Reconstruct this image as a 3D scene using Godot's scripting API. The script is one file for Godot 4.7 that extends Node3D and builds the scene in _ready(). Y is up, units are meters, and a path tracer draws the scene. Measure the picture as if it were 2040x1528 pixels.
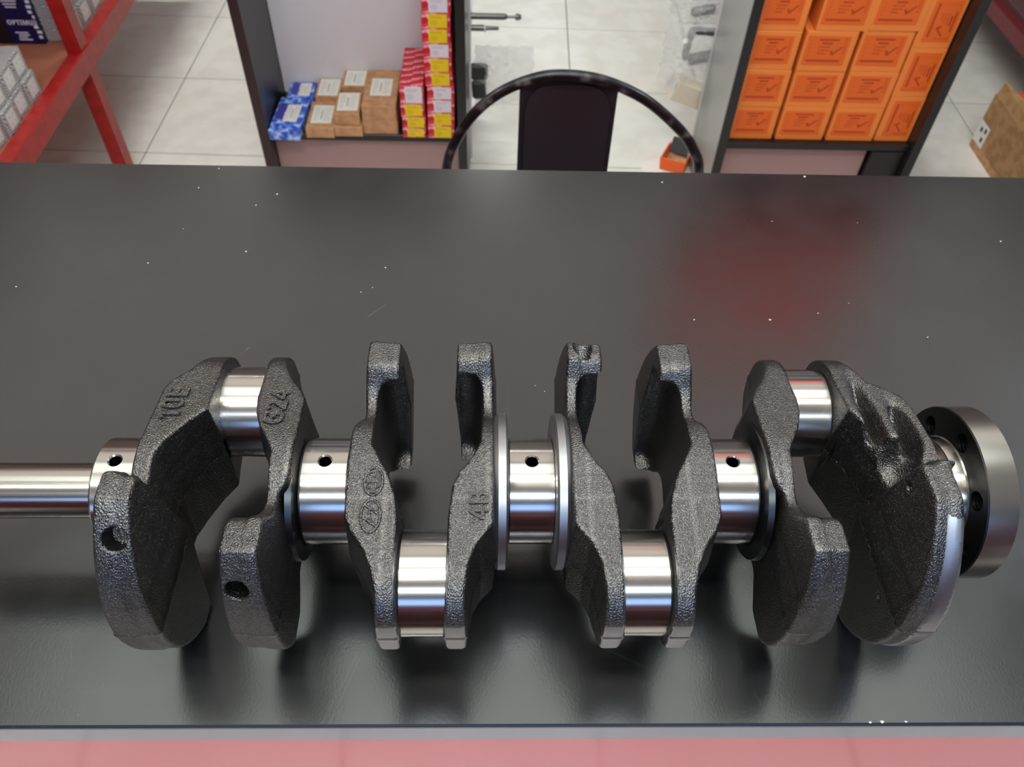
extends Node3D
# A forged crankshaft lying on a black shop counter, with display units, racks and a chair behind it.

const FLOOR_Y := -1.0016
const CRANK_AT := Vector3(0.01684, 0.0515, 0.03573)
const CRANK_YAW := 0.00483

var mats := {}
var used := {}


func _ready() -> void:
	# ---- camera -------------------------------------------------------------
	var cam := Camera3D.new()
	cam.name = "camera"
	cam.fov = 50.39
	cam.near = 0.02
	cam.far = 60.0
	cam.transform = Transform3D(Basis(Vector3(0.999592, 0.026213, 0.011328), Vector3(-0.008312, 0.646606, -0.762779), -Vector3(0.02732, -0.762374, -0.64656)), Vector3(0.0, 0.34122, 0.22247))
	var attr := CameraAttributesPhysical.new()
	attr.frustum_focal_length = 25.51
	attr.frustum_focus_distance = 0.335
	attr.exposure_aperture = 22.0
	attr.frustum_near = 0.02
	attr.frustum_far = 60.0
	cam.attributes = attr
	cam.fov = 50.39
	add_child(cam)
	cam.current = true
	# ---- sky, exposure ------------------------------------------------------
	var env := Environment.new()
	env.background_mode = Environment.BG_SKY
	var sky := Sky.new()
	var sm := ProceduralSkyMaterial.new()
	sm.sky_top_color = Color(0.50, 0.66, 0.92)
	sm.sky_horizon_color = Color(0.80, 0.88, 0.98)
	sm.ground_bottom_color = Color(0.30, 0.29, 0.28)
	sm.ground_horizon_color = Color(0.45, 0.44, 0.43)
	sm.sky_energy_multiplier = 1.7
	sky.sky_material = sm
	env.sky = sky
	env.tonemap_mode = Environment.TONE_MAPPER_LINEAR
	env.tonemap_exposure = 1.22
	env.sdfgi_enabled = true
	env.ssao_enabled = true
	env.ssil_enabled = true
	var we := WorldEnvironment.new()
	we.name = "environment"
	we.environment = env
	add_child(we)
	# ---- materials, then lamps ----------------------------------------------
	make_materials()
	ceiling_light(Vector3(0.15, 1.86, 0.24), Vector2(1.25, 0.12), 1.9, "long white tube light right above the counter and crankshaft")
	ceiling_light(Vector3(-0.75, 1.86, 0.62), Vector2(0.62, 0.12), 1.2, "short white tube light just in front of the counter")
	ceiling_light(Vector3(0.20, 1.86, 1.75), Vector2(1.25, 0.16), 2.7, "cool white tube light over the open floor before the counter", Color(0.86, 0.93, 1.0))
	ceiling_light(Vector3(0.05, 1.90, -0.50), Vector2(2.6, 0.80), 1.30, "broad white light panel just behind the counter, above the chair", Color(0.95, 1.0, 0.975))
	ceiling_light(Vector3(0.10, 1.90, -1.95), Vector2(4.2, 1.70), 0.80, "large dim white light panel over the display units")
	ceiling_light(Vector3(-0.60, 1.86, -3.45), Vector2(1.25, 0.16), 3.6, "white tube light farthest back over the left aisle")
	ceiling_light(Vector3(2.75, 1.86, -1.30), Vector2(0.16, 1.25), 4.2, "white tube light along the right wall beyond the carton", Color(0.90, 0.94, 1.0))
	ceiling_light(Vector3(-2.55, 1.86, -0.90), Vector2(0.16, 1.25), 2.6, "white tube light along the left wall beyond the red rack")
	# ---- large structure ----------------------------------------------------
	room()
	floor_tiles()
	counter()
	display_units()
	racks()
	# ---- objects ------------------------------------------------------------
	crankshaft()
	chair()
	bench()
	left_unit_boxes()
	orange_boxes()
	rack_boxes()
	rear_goods()
	carton()
	small_open_box()
	grit()


# =========================================================================== naming
func numbered(called: String) -> String:
	if not used.has(called):
		used[called] = 0
		return called
	used[called] += 1
	return "%s_%03d" % [called, used[called]]


func tag(o: Node, label: String, category: String, group := "", kind := "") -> Node:
	if label: o.set_meta("label", label)
	if category: o.set_meta("category", category)
	if group: o.set_meta("group", group)
	if kind: o.set_meta("kind", kind)
	return o


func thing(called: String, label: String, category: String, at := Vector3.ZERO, turn := 0.0, group := "") -> Node3D:
	var o := Node3D.new()
	o.name = numbered(called)
	o.position = at
	o.rotation.y = turn
	tag(o, label, category, group)
	add_child(o, true)
	return o


func part(called: String, mesh: Mesh, m: Material, parent: Node, at := Vector3.ZERO, rot := Vector3.ZERO) -> MeshInstance3D:
	var o := MeshInstance3D.new()
	o.name = called if parent != self else numbered(called)
	o.mesh = mesh
	o.position = at
	o.rotation = rot
	if m: o.material_override = m
	parent.add_child(o, true)
	return o


# =========================================================================== materials
func mat(called: String, c: Color, rough := 0.7, metal := 0.0, spec := 0.5) -> StandardMaterial3D:
	var m := StandardMaterial3D.new()
	m.resource_name = called
	m.albedo_color = c
	m.roughness = rough
	m.metallic = metal
	m.metallic_specular = spec
	mats[called] = m
	return m


func noise_image(w: int, h: int, freq: float, seed_: int, kind := FastNoiseLite.TYPE_SIMPLEX_SMOOTH, octaves := 3) -> Image:
	var n := FastNoiseLite.new()
	n.seed = seed_
	n.noise_type = kind
	n.frequency = freq
	n.fractal_octaves = octaves
	return n.get_seamless_image(w, h)


func tex(im: Image) -> ImageTexture:
	return ImageTexture.create_from_image(im)


func ramp(im: Image, a: Color, b: Color, lo := 0.0, hi := 1.0) -> Image:
	var o := Image.create(im.get_width(), im.get_height(), false, Image.FORMAT_RGB8)
	for y in im.get_height():
		for x in im.get_width():
			o.set_pixel(x, y, a.lerp(b, clampf((im.get_pixel(x, y).r - lo) / (hi - lo), 0, 1)))
	return o


func dash_rows(im: Image, x0: int, y0: int, x1: int, y1: int, step: int, tall: int, c: Color, rng: RandomNumberGenerator, ragged := 0.5) -> void:
	var y := y0
	while y + tall <= y1:
		var x := x0
		var end := x1 - int(rng.randf() * ragged * (x1 - x0))
		while x < end:
			var wd := rng.randi_range(2, 7)
			im.fill_rect(Rect2i(x, y, mini(wd, end - x), tall), c)
			x += wd + 2
		y += step


func thick_line(im: Image, a: Vector2, b: Vector2, r: float, c: Color) -> void:
	var n := int(a.distance_to(b) * 2) + 1
	for k in n + 1:
		var p := a.lerp(b, float(k) / n)
		for dy in range(-int(r) - 1, int(r) + 2):
			for dx in range(-int(r) - 1, int(r) + 2):
				if dx * dx + dy * dy <= r * r:
					var q := Vector2i(int(p.x) + dx, int(p.y) + dy)
					if q.x >= 0 and q.y >= 0 and q.x < im.get_width() and q.y < im.get_height():
						im.set_pixelv(q, c)


func make_materials() -> void:
	var rng := RandomNumberGenerator.new()
	rng.seed = 11
	# metal
	var cast := mat("forged_steel", Color(0.375, 0.37, 0.362), 0.31, 1.0)
	var grain := noise_image(512, 512, 0.10, 5, FastNoiseLite.TYPE_SIMPLEX_SMOOTH, 3)
	cast.uv1_triplanar = true
	cast.uv1_scale = Vector3(26, 26, 26)
	cast.heightmap_enabled = true
	cast.heightmap_texture = tex(grain)
	cast.heightmap_scale = 0.050
	var ground := mat("ground_steel", Color(0.69, 0.675, 0.65), 0.23, 1.0)
	ground.anisotropy_enabled = true
	ground.anisotropy = 0.75
	var turned := mat("turned_steel", Color(0.60, 0.595, 0.60), 0.40, 1.0)
	mat("flange_face", Color(0.27, 0.275, 0.275), 0.34, 1.0)
	mat("bore_dark", Color(0.12, 0.12, 0.13), 0.4, 1.0)
	# counter
	var top := mat("counter_top", Color(1, 1, 1), 0.26, 0.0, 0.64)
	var ct := Image.create(1400, 1000, false, Image.FORMAT_RGB8)
	ct.fill(Color(0.06, 0.062, 0.062))
	var mott := noise_image(1400, 1000, 0.006, 3)
	for y in 1000:
		for x in 1400:
			var v := 0.050 + 0.02 * mott.get_pixel(x, y).r + rng.randf() * 0.006
			ct.set_pixel(x, y, Color(v, v * 1.02, v * 1.015))
	for k in 60:
		var a := Vector2(rng.randf() * 1400, rng.randf() * 1000)
		var b := a + Vector2.from_angle(rng.randf() * TAU) * rng.randf_range(8, 60)
		var g := rng.randf_range(0.09, 0.15)
		thick_line(ct, a, b, 0.4, Color(g, g, g))
	for k in 90:
		var g := rng.randf_range(0.18, 0.30)
		ct.set_pixel(rng.randi() % 1400, rng.randi() % 1000, Color(g, g, g))
	# the marks that the photograph shows best: (x, z) of both ends in metres
	for q in [[-0.0669, 0.1148, -0.0555, 0.0853, 0.17], [-0.0640, 0.1148, -0.0535, 0.0853, 0.17], [-0.1394, -0.087, -0.135, -0.0925, 0.22], [-0.091, -0.0636, -0.086, -0.0640, 0.15], [-0.072, -0.117, -0.062, -0.128, 0.20], [0.086, -0.072, 0.092, -0.080, 0.20], [0.035, -0.062, 0.060, -0.060, 0.17]]:
		var a := Vector2(fposmod((q[0] - 0.14) * 1.8, 1.0) * 1400, fposmod((q[1] + 0.07525) * 1.8, 1.0) * 1000)
		var b := a + Vector2((q[2] - q[0]) * 1.8 * 1400, (q[3] - q[1]) * 1.8 * 1000)
		thick_line(ct, a, b, 0.4, Color(q[4], q[4], q[4]))
	top.albedo_texture = tex(ct)
	top.heightmap_enabled = true
	top.heightmap_texture = tex(noise_image(1400, 1000, 0.36, 8, FastNoiseLite.TYPE_SIMPLEX_SMOOTH, 2))
	top.heightmap_scale = 0.0022
	top.roughness_texture = tex(ramp(noise_image(512, 512, 0.02, 21), Color(0.82, 0.82, 0.82), Color(1, 1, 1), 0.2, 0.8))
	var eb := mat("edge_band", Color(0.33, 0.34, 0.40), 0.3)
	eb.clearcoat_enabled = true
	eb.clearcoat = 1.0
	eb.clearcoat_roughness = 0.12
	var red := mat("red_laminate", Color(0.88, 0.05, 0.19), 0.32)
	red.clearcoat_enabled = true
	red.clearcoat = 0.8
	red.clearcoat_roughness = 0.10
	# room
	var tl := mat("floor_tile", Color(1, 1, 1), 0.3)
	tl.albedo_texture = tex(ramp(noise_image(512, 512, 0.012, 31), Color(0.835, 0.83, 0.80), Color(0.87, 0.868, 0.845), 0.3, 0.7))
	tl.uv1_triplanar = true
	tl.uv1_world_triplanar = true
	tl.uv1_scale = Vector3(1.3, 1.3, 1.3)
	mat("grout", Color(0.40, 0.39, 0.36), 0.9)
	mat("white_wall", Color(0.48, 0.47, 0.455), 0.8)
	mat("ceiling_white", Color(0.95, 0.95, 0.94), 0.85)
	mat("red_wall", Color(0.42, 0.05, 0.06), 0.6)
	mat("lamp_body", Color(0.9, 0.9, 0.9), 0.4)
	var glow := mat("lamp_glow", Color(1, 1, 1), 0.5)
	glow.emission_enabled = true
	glow.emission = Color(1.0, 0.985, 0.95)
	glow.emission_energy_multiplier = 12.0
	var sr := mat("sign_red", Color(0.7, 0.05, 0.05), 0.4)
	sr.emission_enabled = true
	sr.emission = Color(1.0, 0.50, 0.46)
	sr.emission_energy_multiplier = 0.85
	# furniture
	mat("black_board", Color(0.10, 0.095, 0.10), 0.33)
	mat("maroon_edge", Color(0.17, 0.075, 0.085), 0.4)
	mat("white_board", Color(0.83, 0.82, 0.83), 0.45)
	mat("kick_white", Color(0.64, 0.52, 0.51), 0.5)
	mat("grey_board", Color(0.62, 0.63, 0.62), 0.35)
	var rp := mat("red_paint", Color(1, 1, 1), 0.38)
	rp.uv1_triplanar = true
	rp.uv1_scale = Vector3(4, 4, 4)
	rp.albedo_texture = tex(ramp(noise_image(256, 256, 0.03, 41), Color(0.58, 0.085, 0.075), Color(0.64, 0.125, 0.11), 0.3, 0.8))
	mat("maroon_paint", Color(0.42, 0.13, 0.16), 0.4)
	mat("maroon_cloth", Color(0.20, 0.07, 0.08), 0.8)
	mat("raw_board", Color(0.60, 0.36, 0.27), 0.6)
	mat("purple_board", Color(0.36, 0.24, 0.26), 0.6)
	mat("chair_black", Color(0.125, 0.13, 0.15), 0.42)
	var tube := mat("worn_tube", Color(1, 1, 1), 0.3)
	tube.uv1_triplanar = true
	tube.uv1_scale = Vector3(2.6, 2.6, 2.6)
	var wear := noise_image(256, 256, 0.035, 51, FastNoiseLite.TYPE_SIMPLEX_SMOOTH, 4)
	tube.albedo_texture = tex(ramp(wear, Color(0.07, 0.072, 0.08), Color(0.42, 0.41, 0.41), 0.50, 0.80))
	tube.metallic = 0.25
	# cartons
	mat("orange_card", Color(0.94, 0.53, 0.22), 0.5)
	var kraft := mat("kraft", Color(1, 1, 1), 0.75)
	kraft.uv1_triplanar = true
	kraft.uv1_scale = Vector3(6, 6, 6)
	kraft.albedo_texture = tex(ramp(noise_image(256, 256, 0.02, 61), Color(0.68, 0.50, 0.35), Color(0.76, 0.58, 0.42), 0.3, 0.7))
	var kraft2 := mat("kraft_carton", Color(1, 1, 1), 0.75)
	kraft2.uv1_triplanar = true
	kraft2.uv1_scale = Vector3(4, 4, 4)
	kraft2.albedo_texture = tex(ramp(noise_image(256, 256, 0.02, 62), Color(0.60, 0.45, 0.28), Color(0.68, 0.53, 0.36), 0.3, 0.7))
	mat("navy_card", Color(0.045, 0.045, 0.27), 0.4)
	mat("black_card", Color(0.05, 0.045, 0.05), 0.5)
	mat("white_ink", Color(0.86, 0.86, 0.92), 0.6)
	mat("red_card", Color(0.80, 0.06, 0.09), 0.45)
	mat("cream_card", Color(0.87, 0.83, 0.75), 0.6)
	mat("white_card", Color(0.88, 0.87, 0.85), 0.55)
	mat("dark_part", Color(0.16, 0.165, 0.17), 0.5)
	mat("brown_part", Color(0.22, 0.15, 0.14), 0.5)
	mat("rod_steel", Color(0.45, 0.45, 0.44), 0.35, 1.0)
	var film := mat("clear_film", Color(0.96, 0.97, 0.96, 0.34), 0.13)
	film.transparency = BaseMaterial3D.TRANSPARENCY_ALPHA
	film.cull_mode = BaseMaterial3D.CULL_DISABLED
	mat("grit_white", Color(0.85, 0.85, 0.80), 0.7)
	# printed labels
	var pr := Image.create(256, 200, false, Image.FORMAT_RGB8)
	pr.fill(Color(0.90, 0.40, 0.10))
	var dk := Color(0.70, 0.23, 0.02)
	for e in [[70, 18, 120, 12], [92, 42, 64, 12]]: pr.fill_rect(Rect2i(e[0], e[1], e[2], e[3]), dk)
	dash_rows(pr, 78, 68, 150, 140, 22, 9, dk, rng, 0.5)
	dash_rows(pr, 22, 24, 34, 150, 26, 8, Color(0.82, 0.31, 0.05), rng, 0.2)
	dash_rows(pr, 226, 14, 244, 130, 18, 10, Color(0.78, 0.27, 0.03), rng, 0.2)
	pr.fill_rect(Rect2i(20, 160, 205, 14), dk)
	thick_line(pr, Vector2(160, 100), Vector2(170, 122), 7, dk)
	thick_line(pr, Vector2(170, 122), Vector2(216, 74), 5, dk)
	var om := mat("orange_print", Color(1, 1, 1), 0.5)
	om.albedo_texture = tex(pr)
	for spec in [["yellow_label", Color(0.90, 0.77, 0.05), Color(0.70, 0.58, 0.03)], ["white_label", Color(0.86, 0.83, 0.86), Color(0.66, 0.63, 0.67)]]:
		var im := Image.create(128, 96, false, Image.FORMAT_RGB8)
		im.fill(spec[1])
		dash_rows(im, 14, 14, 116, 30, 10, 5, spec[2], rng, 0.3)
		dash_rows(im, 14, 44, 70, 84, 10, 5, spec[2], rng, 0.4)
		var lm := mat(spec[0], Color(1, 1, 1), 0.5)
		lm.albedo_texture = tex(im)
	var bc := Image.create(128, 128, false, Image.FORMAT_RGB8)
	bc.fill(Color(0.88, 0.87, 0.83))
	for k in 22:
		if k % 3 != 2: bc.fill_rect(Rect2i(54, 34 + k * 3, 12, 2), Color(0.45, 0.45, 0.45))
	dash_rows(bc, 12, 16, 46, 116, 9, 4, Color(0.70, 0.69, 0.66), rng, 0.4)
	dash_rows(bc, 76, 16, 116, 116, 9, 4, Color(0.74, 0.73, 0.70), rng, 0.4)
	var bm := mat("barcode_label", Color(1, 1, 1), 0.6)
	bm.albedo_texture = tex(bc)
	# blue wrap
	var bl := ramp(noise_image(128, 128, 0.035, 71, FastNoiseLite.TYPE_CELLULAR, 2), Color(0.14, 0.30, 0.74), Color(0.70, 0.80, 0.97), 0.25, 0.70)
	var blm := mat("blue_wrap", Color(1, 1, 1), 0.4)
	blm.albedo_texture = tex(bl)
	blm.uv1_triplanar = true
	blm.uv1_scale = Vector3(11, 11, 11)
	mat("blue_panel", Color(0.26, 0.24, 0.60), 0.4)
	# red wrap with pale slanting bars
	var rw := Image.create(128, 128, false, Image.FORMAT_RGB8)
	for y in 128:
		for x in 128:
			var t := fposmod(y + x * 0.25, 42.67)
			var cut := fposmod(x + floorf((y + x * 0.25) / 42.67) * 31.0, 64.0)
			var col := Color(0.76, 0.06, 0.14)
			if t < 10.0 and cut > 20.0: col = Color(0.93, 0.60, 0.63)
			elif t < 16.0 and cut <= 20.0 and (int(cut) / 4) % 2 == 0: col = Color(0.95, 0.80, 0.80)
			elif t > 30.0: col = Color(0.82, 0.22, 0.30)
			rw.set_pixel(x, y, col)
	var rwm := mat("red_wrap", Color(1, 1, 1), 0.45)
	rwm.albedo_texture = tex(rw)
	rwm.uv1_triplanar = true
	rwm.uv1_scale = Vector3(12, 12, 12)
	# grey and white line pattern of the small rack boxes
	var hp := Image.create(128, 128, false, Image.FORMAT_RGB8)
	for y in 128:
		for x in 128:
			var r := Vector2(x - 20, y - 140).length() + 5.0 * sin(x * 0.11)
			hp.set_pixel(x, y, Color(0.80, 0.80, 0.79) if fposmod(r, 9.0) > 3.4 else Color(0.16, 0.16, 0.17))
	var hm := mat("line_print", Color(1, 1, 1), 0.5)
	hm.albedo_texture = tex(hp)
	hm.uv1_triplanar = true
	hm.uv1_scale = Vector3(14, 14, 14)
	var fp := Image.create(128, 128, false, Image.FORMAT_RGB8)
	fp.fill(Color(0.84, 0.84, 0.82))
	for y in 128:
		for x in 128:
			var edge := mini(mini(x, 127 - x), mini(y, 127 - y))
			if edge < 12 and (x * 3 + y * 2) % 11 < 5: fp.set_pixel(x, y, Color(0.30, 0.30, 0.31))
	for d in [[38, 40], [88, 40], [40, 90], [90, 88]]:
		fp.fill_rect(Rect2i(d[0], d[1], 12, 12), Color(0.68, 0.68, 0.67))
	var fm := mat("line_print_front", Color(1, 1, 1), 0.5)
	fm.albedo_texture = tex(fp)


# =========================================================================== mesh helpers
func new_st() -> SurfaceTool:
	var st := SurfaceTool.new()
	st.begin(Mesh.PRIMITIVE_TRIANGLES)
	return st


func tri(st: SurfaceTool, p: Array, n: Array, uv: Array) -> void:
	# winds the triangle so that its front (clockwise) faces along its normals
	var c: Vector3 = (p[1] - p[0]).cross(p[2] - p[0])
	var order := [0, 1, 2] if c.dot(n[0] + n[1] + n[2]) < 0.0 else [0, 2, 1]
	for k in order:
		st.set_normal(n[k])
		st.set_uv(uv[k])
		st.add_vertex(p[k])


func quad(st: SurfaceTool, p: Array, n: Array, uv := [Vector2(0, 0), Vector2(1, 0), Vector2(1, 1), Vector2(0, 1)]) -> void:
	tri(st, [p[0], p[1], p[2]], [n[0], n[1], n[2]], [uv[0], uv[1], uv[2]])
	tri(st, [p[0], p[2], p[3]], [n[0], n[2], n[3]], [uv[0], uv[2], uv[3]])


func flat_quad(st: SurfaceTool, a: Vector3, b: Vector3, c: Vector3, d: Vector3, out: Vector3, uv := [Vector2(0, 0), Vector2(1, 0), Vector2(1, 1), Vector2(0, 1)]) -> void:
	var n := (b - a).cross(c - a).normalized()
	if n.dot(out) < 0.0: n = -n
	quad(st, [a, b, c, d], [n, n, n, n], uv)


func add_box(st: SurfaceTool, at: Vector3, size: Vector3, r := 0.001, uvm := 0.0) -> void:
	# a box with chamfered edges, centred at «at»; uvm > 0 lays the texture in metres * uvm
	var h := size / 2.0
	r = minf(r, minf(h.x, minf(h.y, h.z)) * 0.9)
	var ax := [Vector3.RIGHT, Vector3.UP, Vector3.BACK]
	for i in 3:
		var j := (i + 1) % 3
		var k := (i + 2) % 3
		for s in [-1.0, 1.0]:
			var c: Vector3 = at + ax[i] * h[i] * s
			var u: Vector3 = ax[j] * (h[j] - r)
			var v: Vector3 = ax[k] * (h[k] - r)
			var uv := [Vector2(0, 0), Vector2(1, 0), Vector2(1, 1), Vector2(0, 1)]
			var ps := [c - u - v, c + u - v, c + u + v, c - u + v]
			if uvm > 0.0:
				for q in 4:
					var e: Vector3 = ps[q]
					uv[q] = Vector2(e.x, e.z) * uvm if i == 1 else (Vector2(e.x, -e.y) * uvm if i == 2 else Vector2(e.z, -e.y) * uvm)
			elif i == 2: uv = [Vector2(0, 1), Vector2(1, 1), Vector2(1, 0), Vector2(0, 0)]
			elif i == 1: uv = [Vector2(0, 0), Vector2(0, 1), Vector2(1, 1), Vector2(1, 0)]
			else: uv = [Vector2(0, 1), Vector2(0, 0), Vector2(1, 0), Vector2(1, 1)]
			var n: Vector3 = ax[i] * s
			quad(st, ps, [n, n, n, n], uv)
		# the four edges along axis i
		for sj in [-1.0, 1.0]:
			for sk in [-1.0, 1.0]:
				var e: Vector3 = ax[i] * (h[i] - r)
				var p1: Vector3 = at + ax[j] * h[j] * sj + ax[k] * (h[k] - r) * sk
				var p2: Vector3 = at + ax[j] * (h[j] - r) * sj + ax[k] * h[k] * sk
				flat_quad(st, p1 - e, p1 + e, p2 + e, p2 - e, ax[j] * sj + ax[k] * sk)
	for sx in [-1.0, 1.0]:
		for sy in [-1.0, 1.0]:
			for sz in [-1.0, 1.0]:
				var n := Vector3(sx, sy, sz).normalized()
				tri(st, [at + Vector3(h.x * sx, (h.y - r) * sy, (h.z - r) * sz), at + Vector3((h.x - r) * sx, h.y * sy, (h.z - r) * sz), at + Vector3((h.x - r) * sx, (h.y - r) * sy, h.z * sz)], [n, n, n], [Vector2.ZERO, Vector2.ZERO, Vector2.ZERO])


func box(size: Vector3, r := 0.001, uvm := 0.0) -> ArrayMesh:
	var st := new_st()
	add_box(st, Vector3.ZERO, size, r, uvm)
	return st.commit()


func add_lathe(st: SurfaceTool, prof: Array, seg := 96, a0 := 0.0, a1 := TAU) -> void:
	# turns a profile of (x, radius) points round the x axis; u runs along x, v round it
	var dirs := []
	for k in prof.size() - 1:
		var d: Vector2 = prof[k + 1] - prof[k]
		dirs.append(Vector2(-d.y, d.x).normalized())
	for k in prof.size() - 1:
		var na: Vector2 = dirs[k]
		var nb: Vector2 = dirs[k]
		if k > 0 and dirs[k - 1].dot(dirs[k]) > 0.8: na = (dirs[k - 1] + dirs[k]).normalized()
		if k < dirs.size() - 1 and dirs[k + 1].dot(dirs[k]) > 0.8: nb = (dirs[k + 1] + dirs[k]).normalized()
		var p: Vector2 = prof[k]
		var q: Vector2 = prof[k + 1]
		for i in seg:
			var t0 := a0 + (a1 - a0) * i / seg
			var t1 := a0 + (a1 - a0) * (i + 1) / seg
			var e0 := Vector3(0, sin(t0), cos(t0))
			var e1 := Vector3(0, sin(t1), cos(t1))
			var x := Vector3.RIGHT
			var ps := [x * p.x + e0 * p.y, x * q.x + e0 * q.y, x * q.x + e1 * q.y, x * p.x + e1 * p.y]
			var ns := [x * na.x + e0 * na.y, x * nb.x + e0 * nb.y, x * nb.x + e1 * nb.y, x * na.x + e1 * na.y]
			var uv := [Vector2(p.x * 20, t0), Vector2(q.x * 20, t0), Vector2(q.x * 20, t1), Vector2(p.x * 20, t1)]
			if p.y > 1e-6: tri(st, [ps[0], ps[1], ps[3]], [ns[0], ns[1], ns[3]], [uv[0], uv[1], uv[3]])
			if q.y > 1e-6: tri(st, [ps[1], ps[2], ps[3]], [ns[1], ns[2], ns[3]], [uv[1], uv[2], uv[3]])


func lathe(prof: Array, seg := 96) -> ArrayMesh:
	var st := new_st()
	add_lathe(st, prof, seg)
	return st.commit()


func on_cyl(x: float, ang: float, r: float) -> Array:
	var n := Vector3(0, sin(ang), cos(ang))
	return [Vector3(x, 0, 0) + n * r, n]


func journal_with_hole(r: float, x0: float, x1: float, hx: float, hr: float) -> SurfaceTool:
	# a ground cylinder along x with an oil hole drilled in from the top; returns an open SurfaceTool
	var st := new_st()
	var top := PI / 2
	var ha := hr * 2.2 / r
	var hw := hr * 2.2
	add_lathe(st, [Vector2(x0, r), Vector2(x1, r)], 110, top + ha, top - ha + TAU)
	for seg in [[x0, hx - hw], [hx + hw, x1]]:
		for i in 12:
			var t0 := top - ha + 2 * ha * i / 12.0
			var t1 := top - ha + 2 * ha * (i + 1) / 12.0
			var a := on_cyl(seg[0], t0, r)
			var b := on_cyl(seg[1], t0, r)
			var c := on_cyl(seg[1], t1, r)
			var d := on_cyl(seg[0], t1, r)
			quad(st, [a[0], b[0], c[0], d[0]], [a[1], b[1], c[1], d[1]], [Vector2(seg[0] * 20, t0), Vector2(seg[1] * 20, t0), Vector2(seg[1] * 20, t1), Vector2(seg[0] * 20, t1)])
	var n := 48
	for i in n:
		var rings := []
		for e in [i, i + 1]:
			var ph: float = TAU * e / n
			var dir := Vector2(cos(ph), sin(ph))
			var sq := dir / maxf(absf(dir.x), absf(dir.y)) * hw
			var pts := [on_cyl(hx + sq.x, top + sq.y / r, r), on_cyl(hx + dir.x * hr * 1.22, top + dir.y * hr * 1.22 / r, r), on_cyl(hx + dir.x * hr, top + dir.y * hr / r, r - 0.0005)]
			rings.append([pts, sq, dir])
		for k in 2:
			var a: Array = rings[0][0][k]
			var b: Array = rings[0][0][k + 1]
			var c: Array = rings[1][0][k + 1]
			var d: Array = rings[1][0][k]
			var ns := [a[1], b[1], c[1], d[1]]
			if k == 1:
				for q in 4:
					var dd: Vector2 = rings[0][2] if q < 2 else rings[1][2]
					ns[q] = (Vector3(-dd.x, 0, dd.y) * 0.7 + Vector3(0, 0.7, 0)).normalized()
			var uvs := []
			for e in [a, b, c, d]: uvs.append(Vector2(e[0].x * 20, atan2(e[0].y, e[0].z)))
			quad(st, [a[0], b[0], c[0], d[0]], ns, uvs)
	return st


func oil_hole(r: float, hx: float, hr: float) -> ArrayMesh:
	var st := new_st()
	var n := 32
	for i in n:
		var t0 := TAU * i / n
		var t1 := TAU * (i + 1) / n
		var d0 := Vector3(cos(t0), 0, -sin(t0))
		var d1 := Vector3(cos(t1), 0, -sin(t1))
		var y0 := sqrt((r - 0.0005) ** 2 - (hr * sin(t0)) ** 2)
		var y1 := sqrt((r - 0.0005) ** 2 - (hr * sin(t1)) ** 2)
		var c := Vector3(hx, 0, 0)
		quad(st, [c + d0 * hr + Vector3(0, y0, 0), c + d1 * hr + Vector3(0, y1, 0), c + d1 * hr + Vector3(0, y1 - 0.012, 0), c + d0 * hr + Vector3(0, y0 - 0.012, 0)], [-d0, -d1, -d1, -d0])
		tri(st, [c + d0 * hr + Vector3(0, y0 - 0.012, 0), c + d1 * hr + Vector3(0, y1 - 0.012, 0), c + Vector3(0, r - 0.0125, 0)], [Vector3.UP, Vector3.UP, Vector3.UP], [Vector2.ZERO, Vector2.ZERO, Vector2.ZERO])
	return st.commit()


func add_tube(st: SurfaceTool, path: PackedVector3Array, r: float, seg := 14, caps := true) -> void:
	var side := Vector3.ZERO
	var rings := []
	for i in path.size():
		var t := (path[mini(i + 1, path.size() - 1)] - path[maxi(i - 1, 0)]).normalized()
		if i == 0:
			side = t.cross(Vector3.BACK if absf(t.z) < 0.9 else Vector3.RIGHT).normalized()
		else:
			side = (side - t * side.dot(t)).normalized()
		var up := t.cross(side)
		var ring := []
		for k in seg:
			var a := TAU * k / seg
			ring.append(side * cos(a) + up * sin(a))
		rings.append(ring)
	for i in path.size() - 1:
		for k in seg:
			var l := (k + 1) % seg
			var n := [rings[i][k], rings[i + 1][k], rings[i + 1][l], rings[i][l]]
			quad(st, [path[i] + n[0] * r, path[i + 1] + n[1] * r, path[i + 1] + n[2] * r, path[i] + n[3] * r], n)
	if caps:
		for e in [[0, 1], [path.size() - 1, path.size() - 2]]:
			var n: Vector3 = (path[e[0]] - path[e[1]]).normalized()
			for k in seg:
				tri(st, [path[e[0]], path[e[0]] + rings[e[0]][k] * r, path[e[0]] + rings[e[0]][(k + 1) % seg] * r], [n, n, n], [Vector2.ZERO, Vector2.ZERO, Vector2.ZERO])


func smooth_path(pts: PackedVector3Array, steps := 6) -> PackedVector3Array:
	var o := PackedVector3Array()
	for i in pts.size() - 1:
		for s in steps:
			o.append(pts[i].cubic_interpolate(pts[i + 1], pts[maxi(i - 1, 0)], pts[mini(i + 2, pts.size() - 1)], float(s) / steps))
	o.append(pts[-1])
	return o


# =========================================================================== forged webs, meshed from a distance field (millimetres)
func poly_sdf(p: Vector2, poly: PackedVector2Array) -> float:
	var d := 1e9
	var inside := false
	var j := poly.size() - 1
	for i in poly.size():
		var a := poly[i]
		var b := poly[j]
		var e := b - a
		var w := p - a
		var q := w - e * clampf(w.dot(e) / e.length_squared(), 0, 1)
		d = minf(d, q.length_squared())
		if (a.y > p.y) != (b.y > p.y) and p.x < (b.x - a.x) * (p.y - a.y) / (b.y - a.y) + a.x:
			inside = not inside
		j = i
	return -sqrt(d) if inside else sqrt(d)


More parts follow.
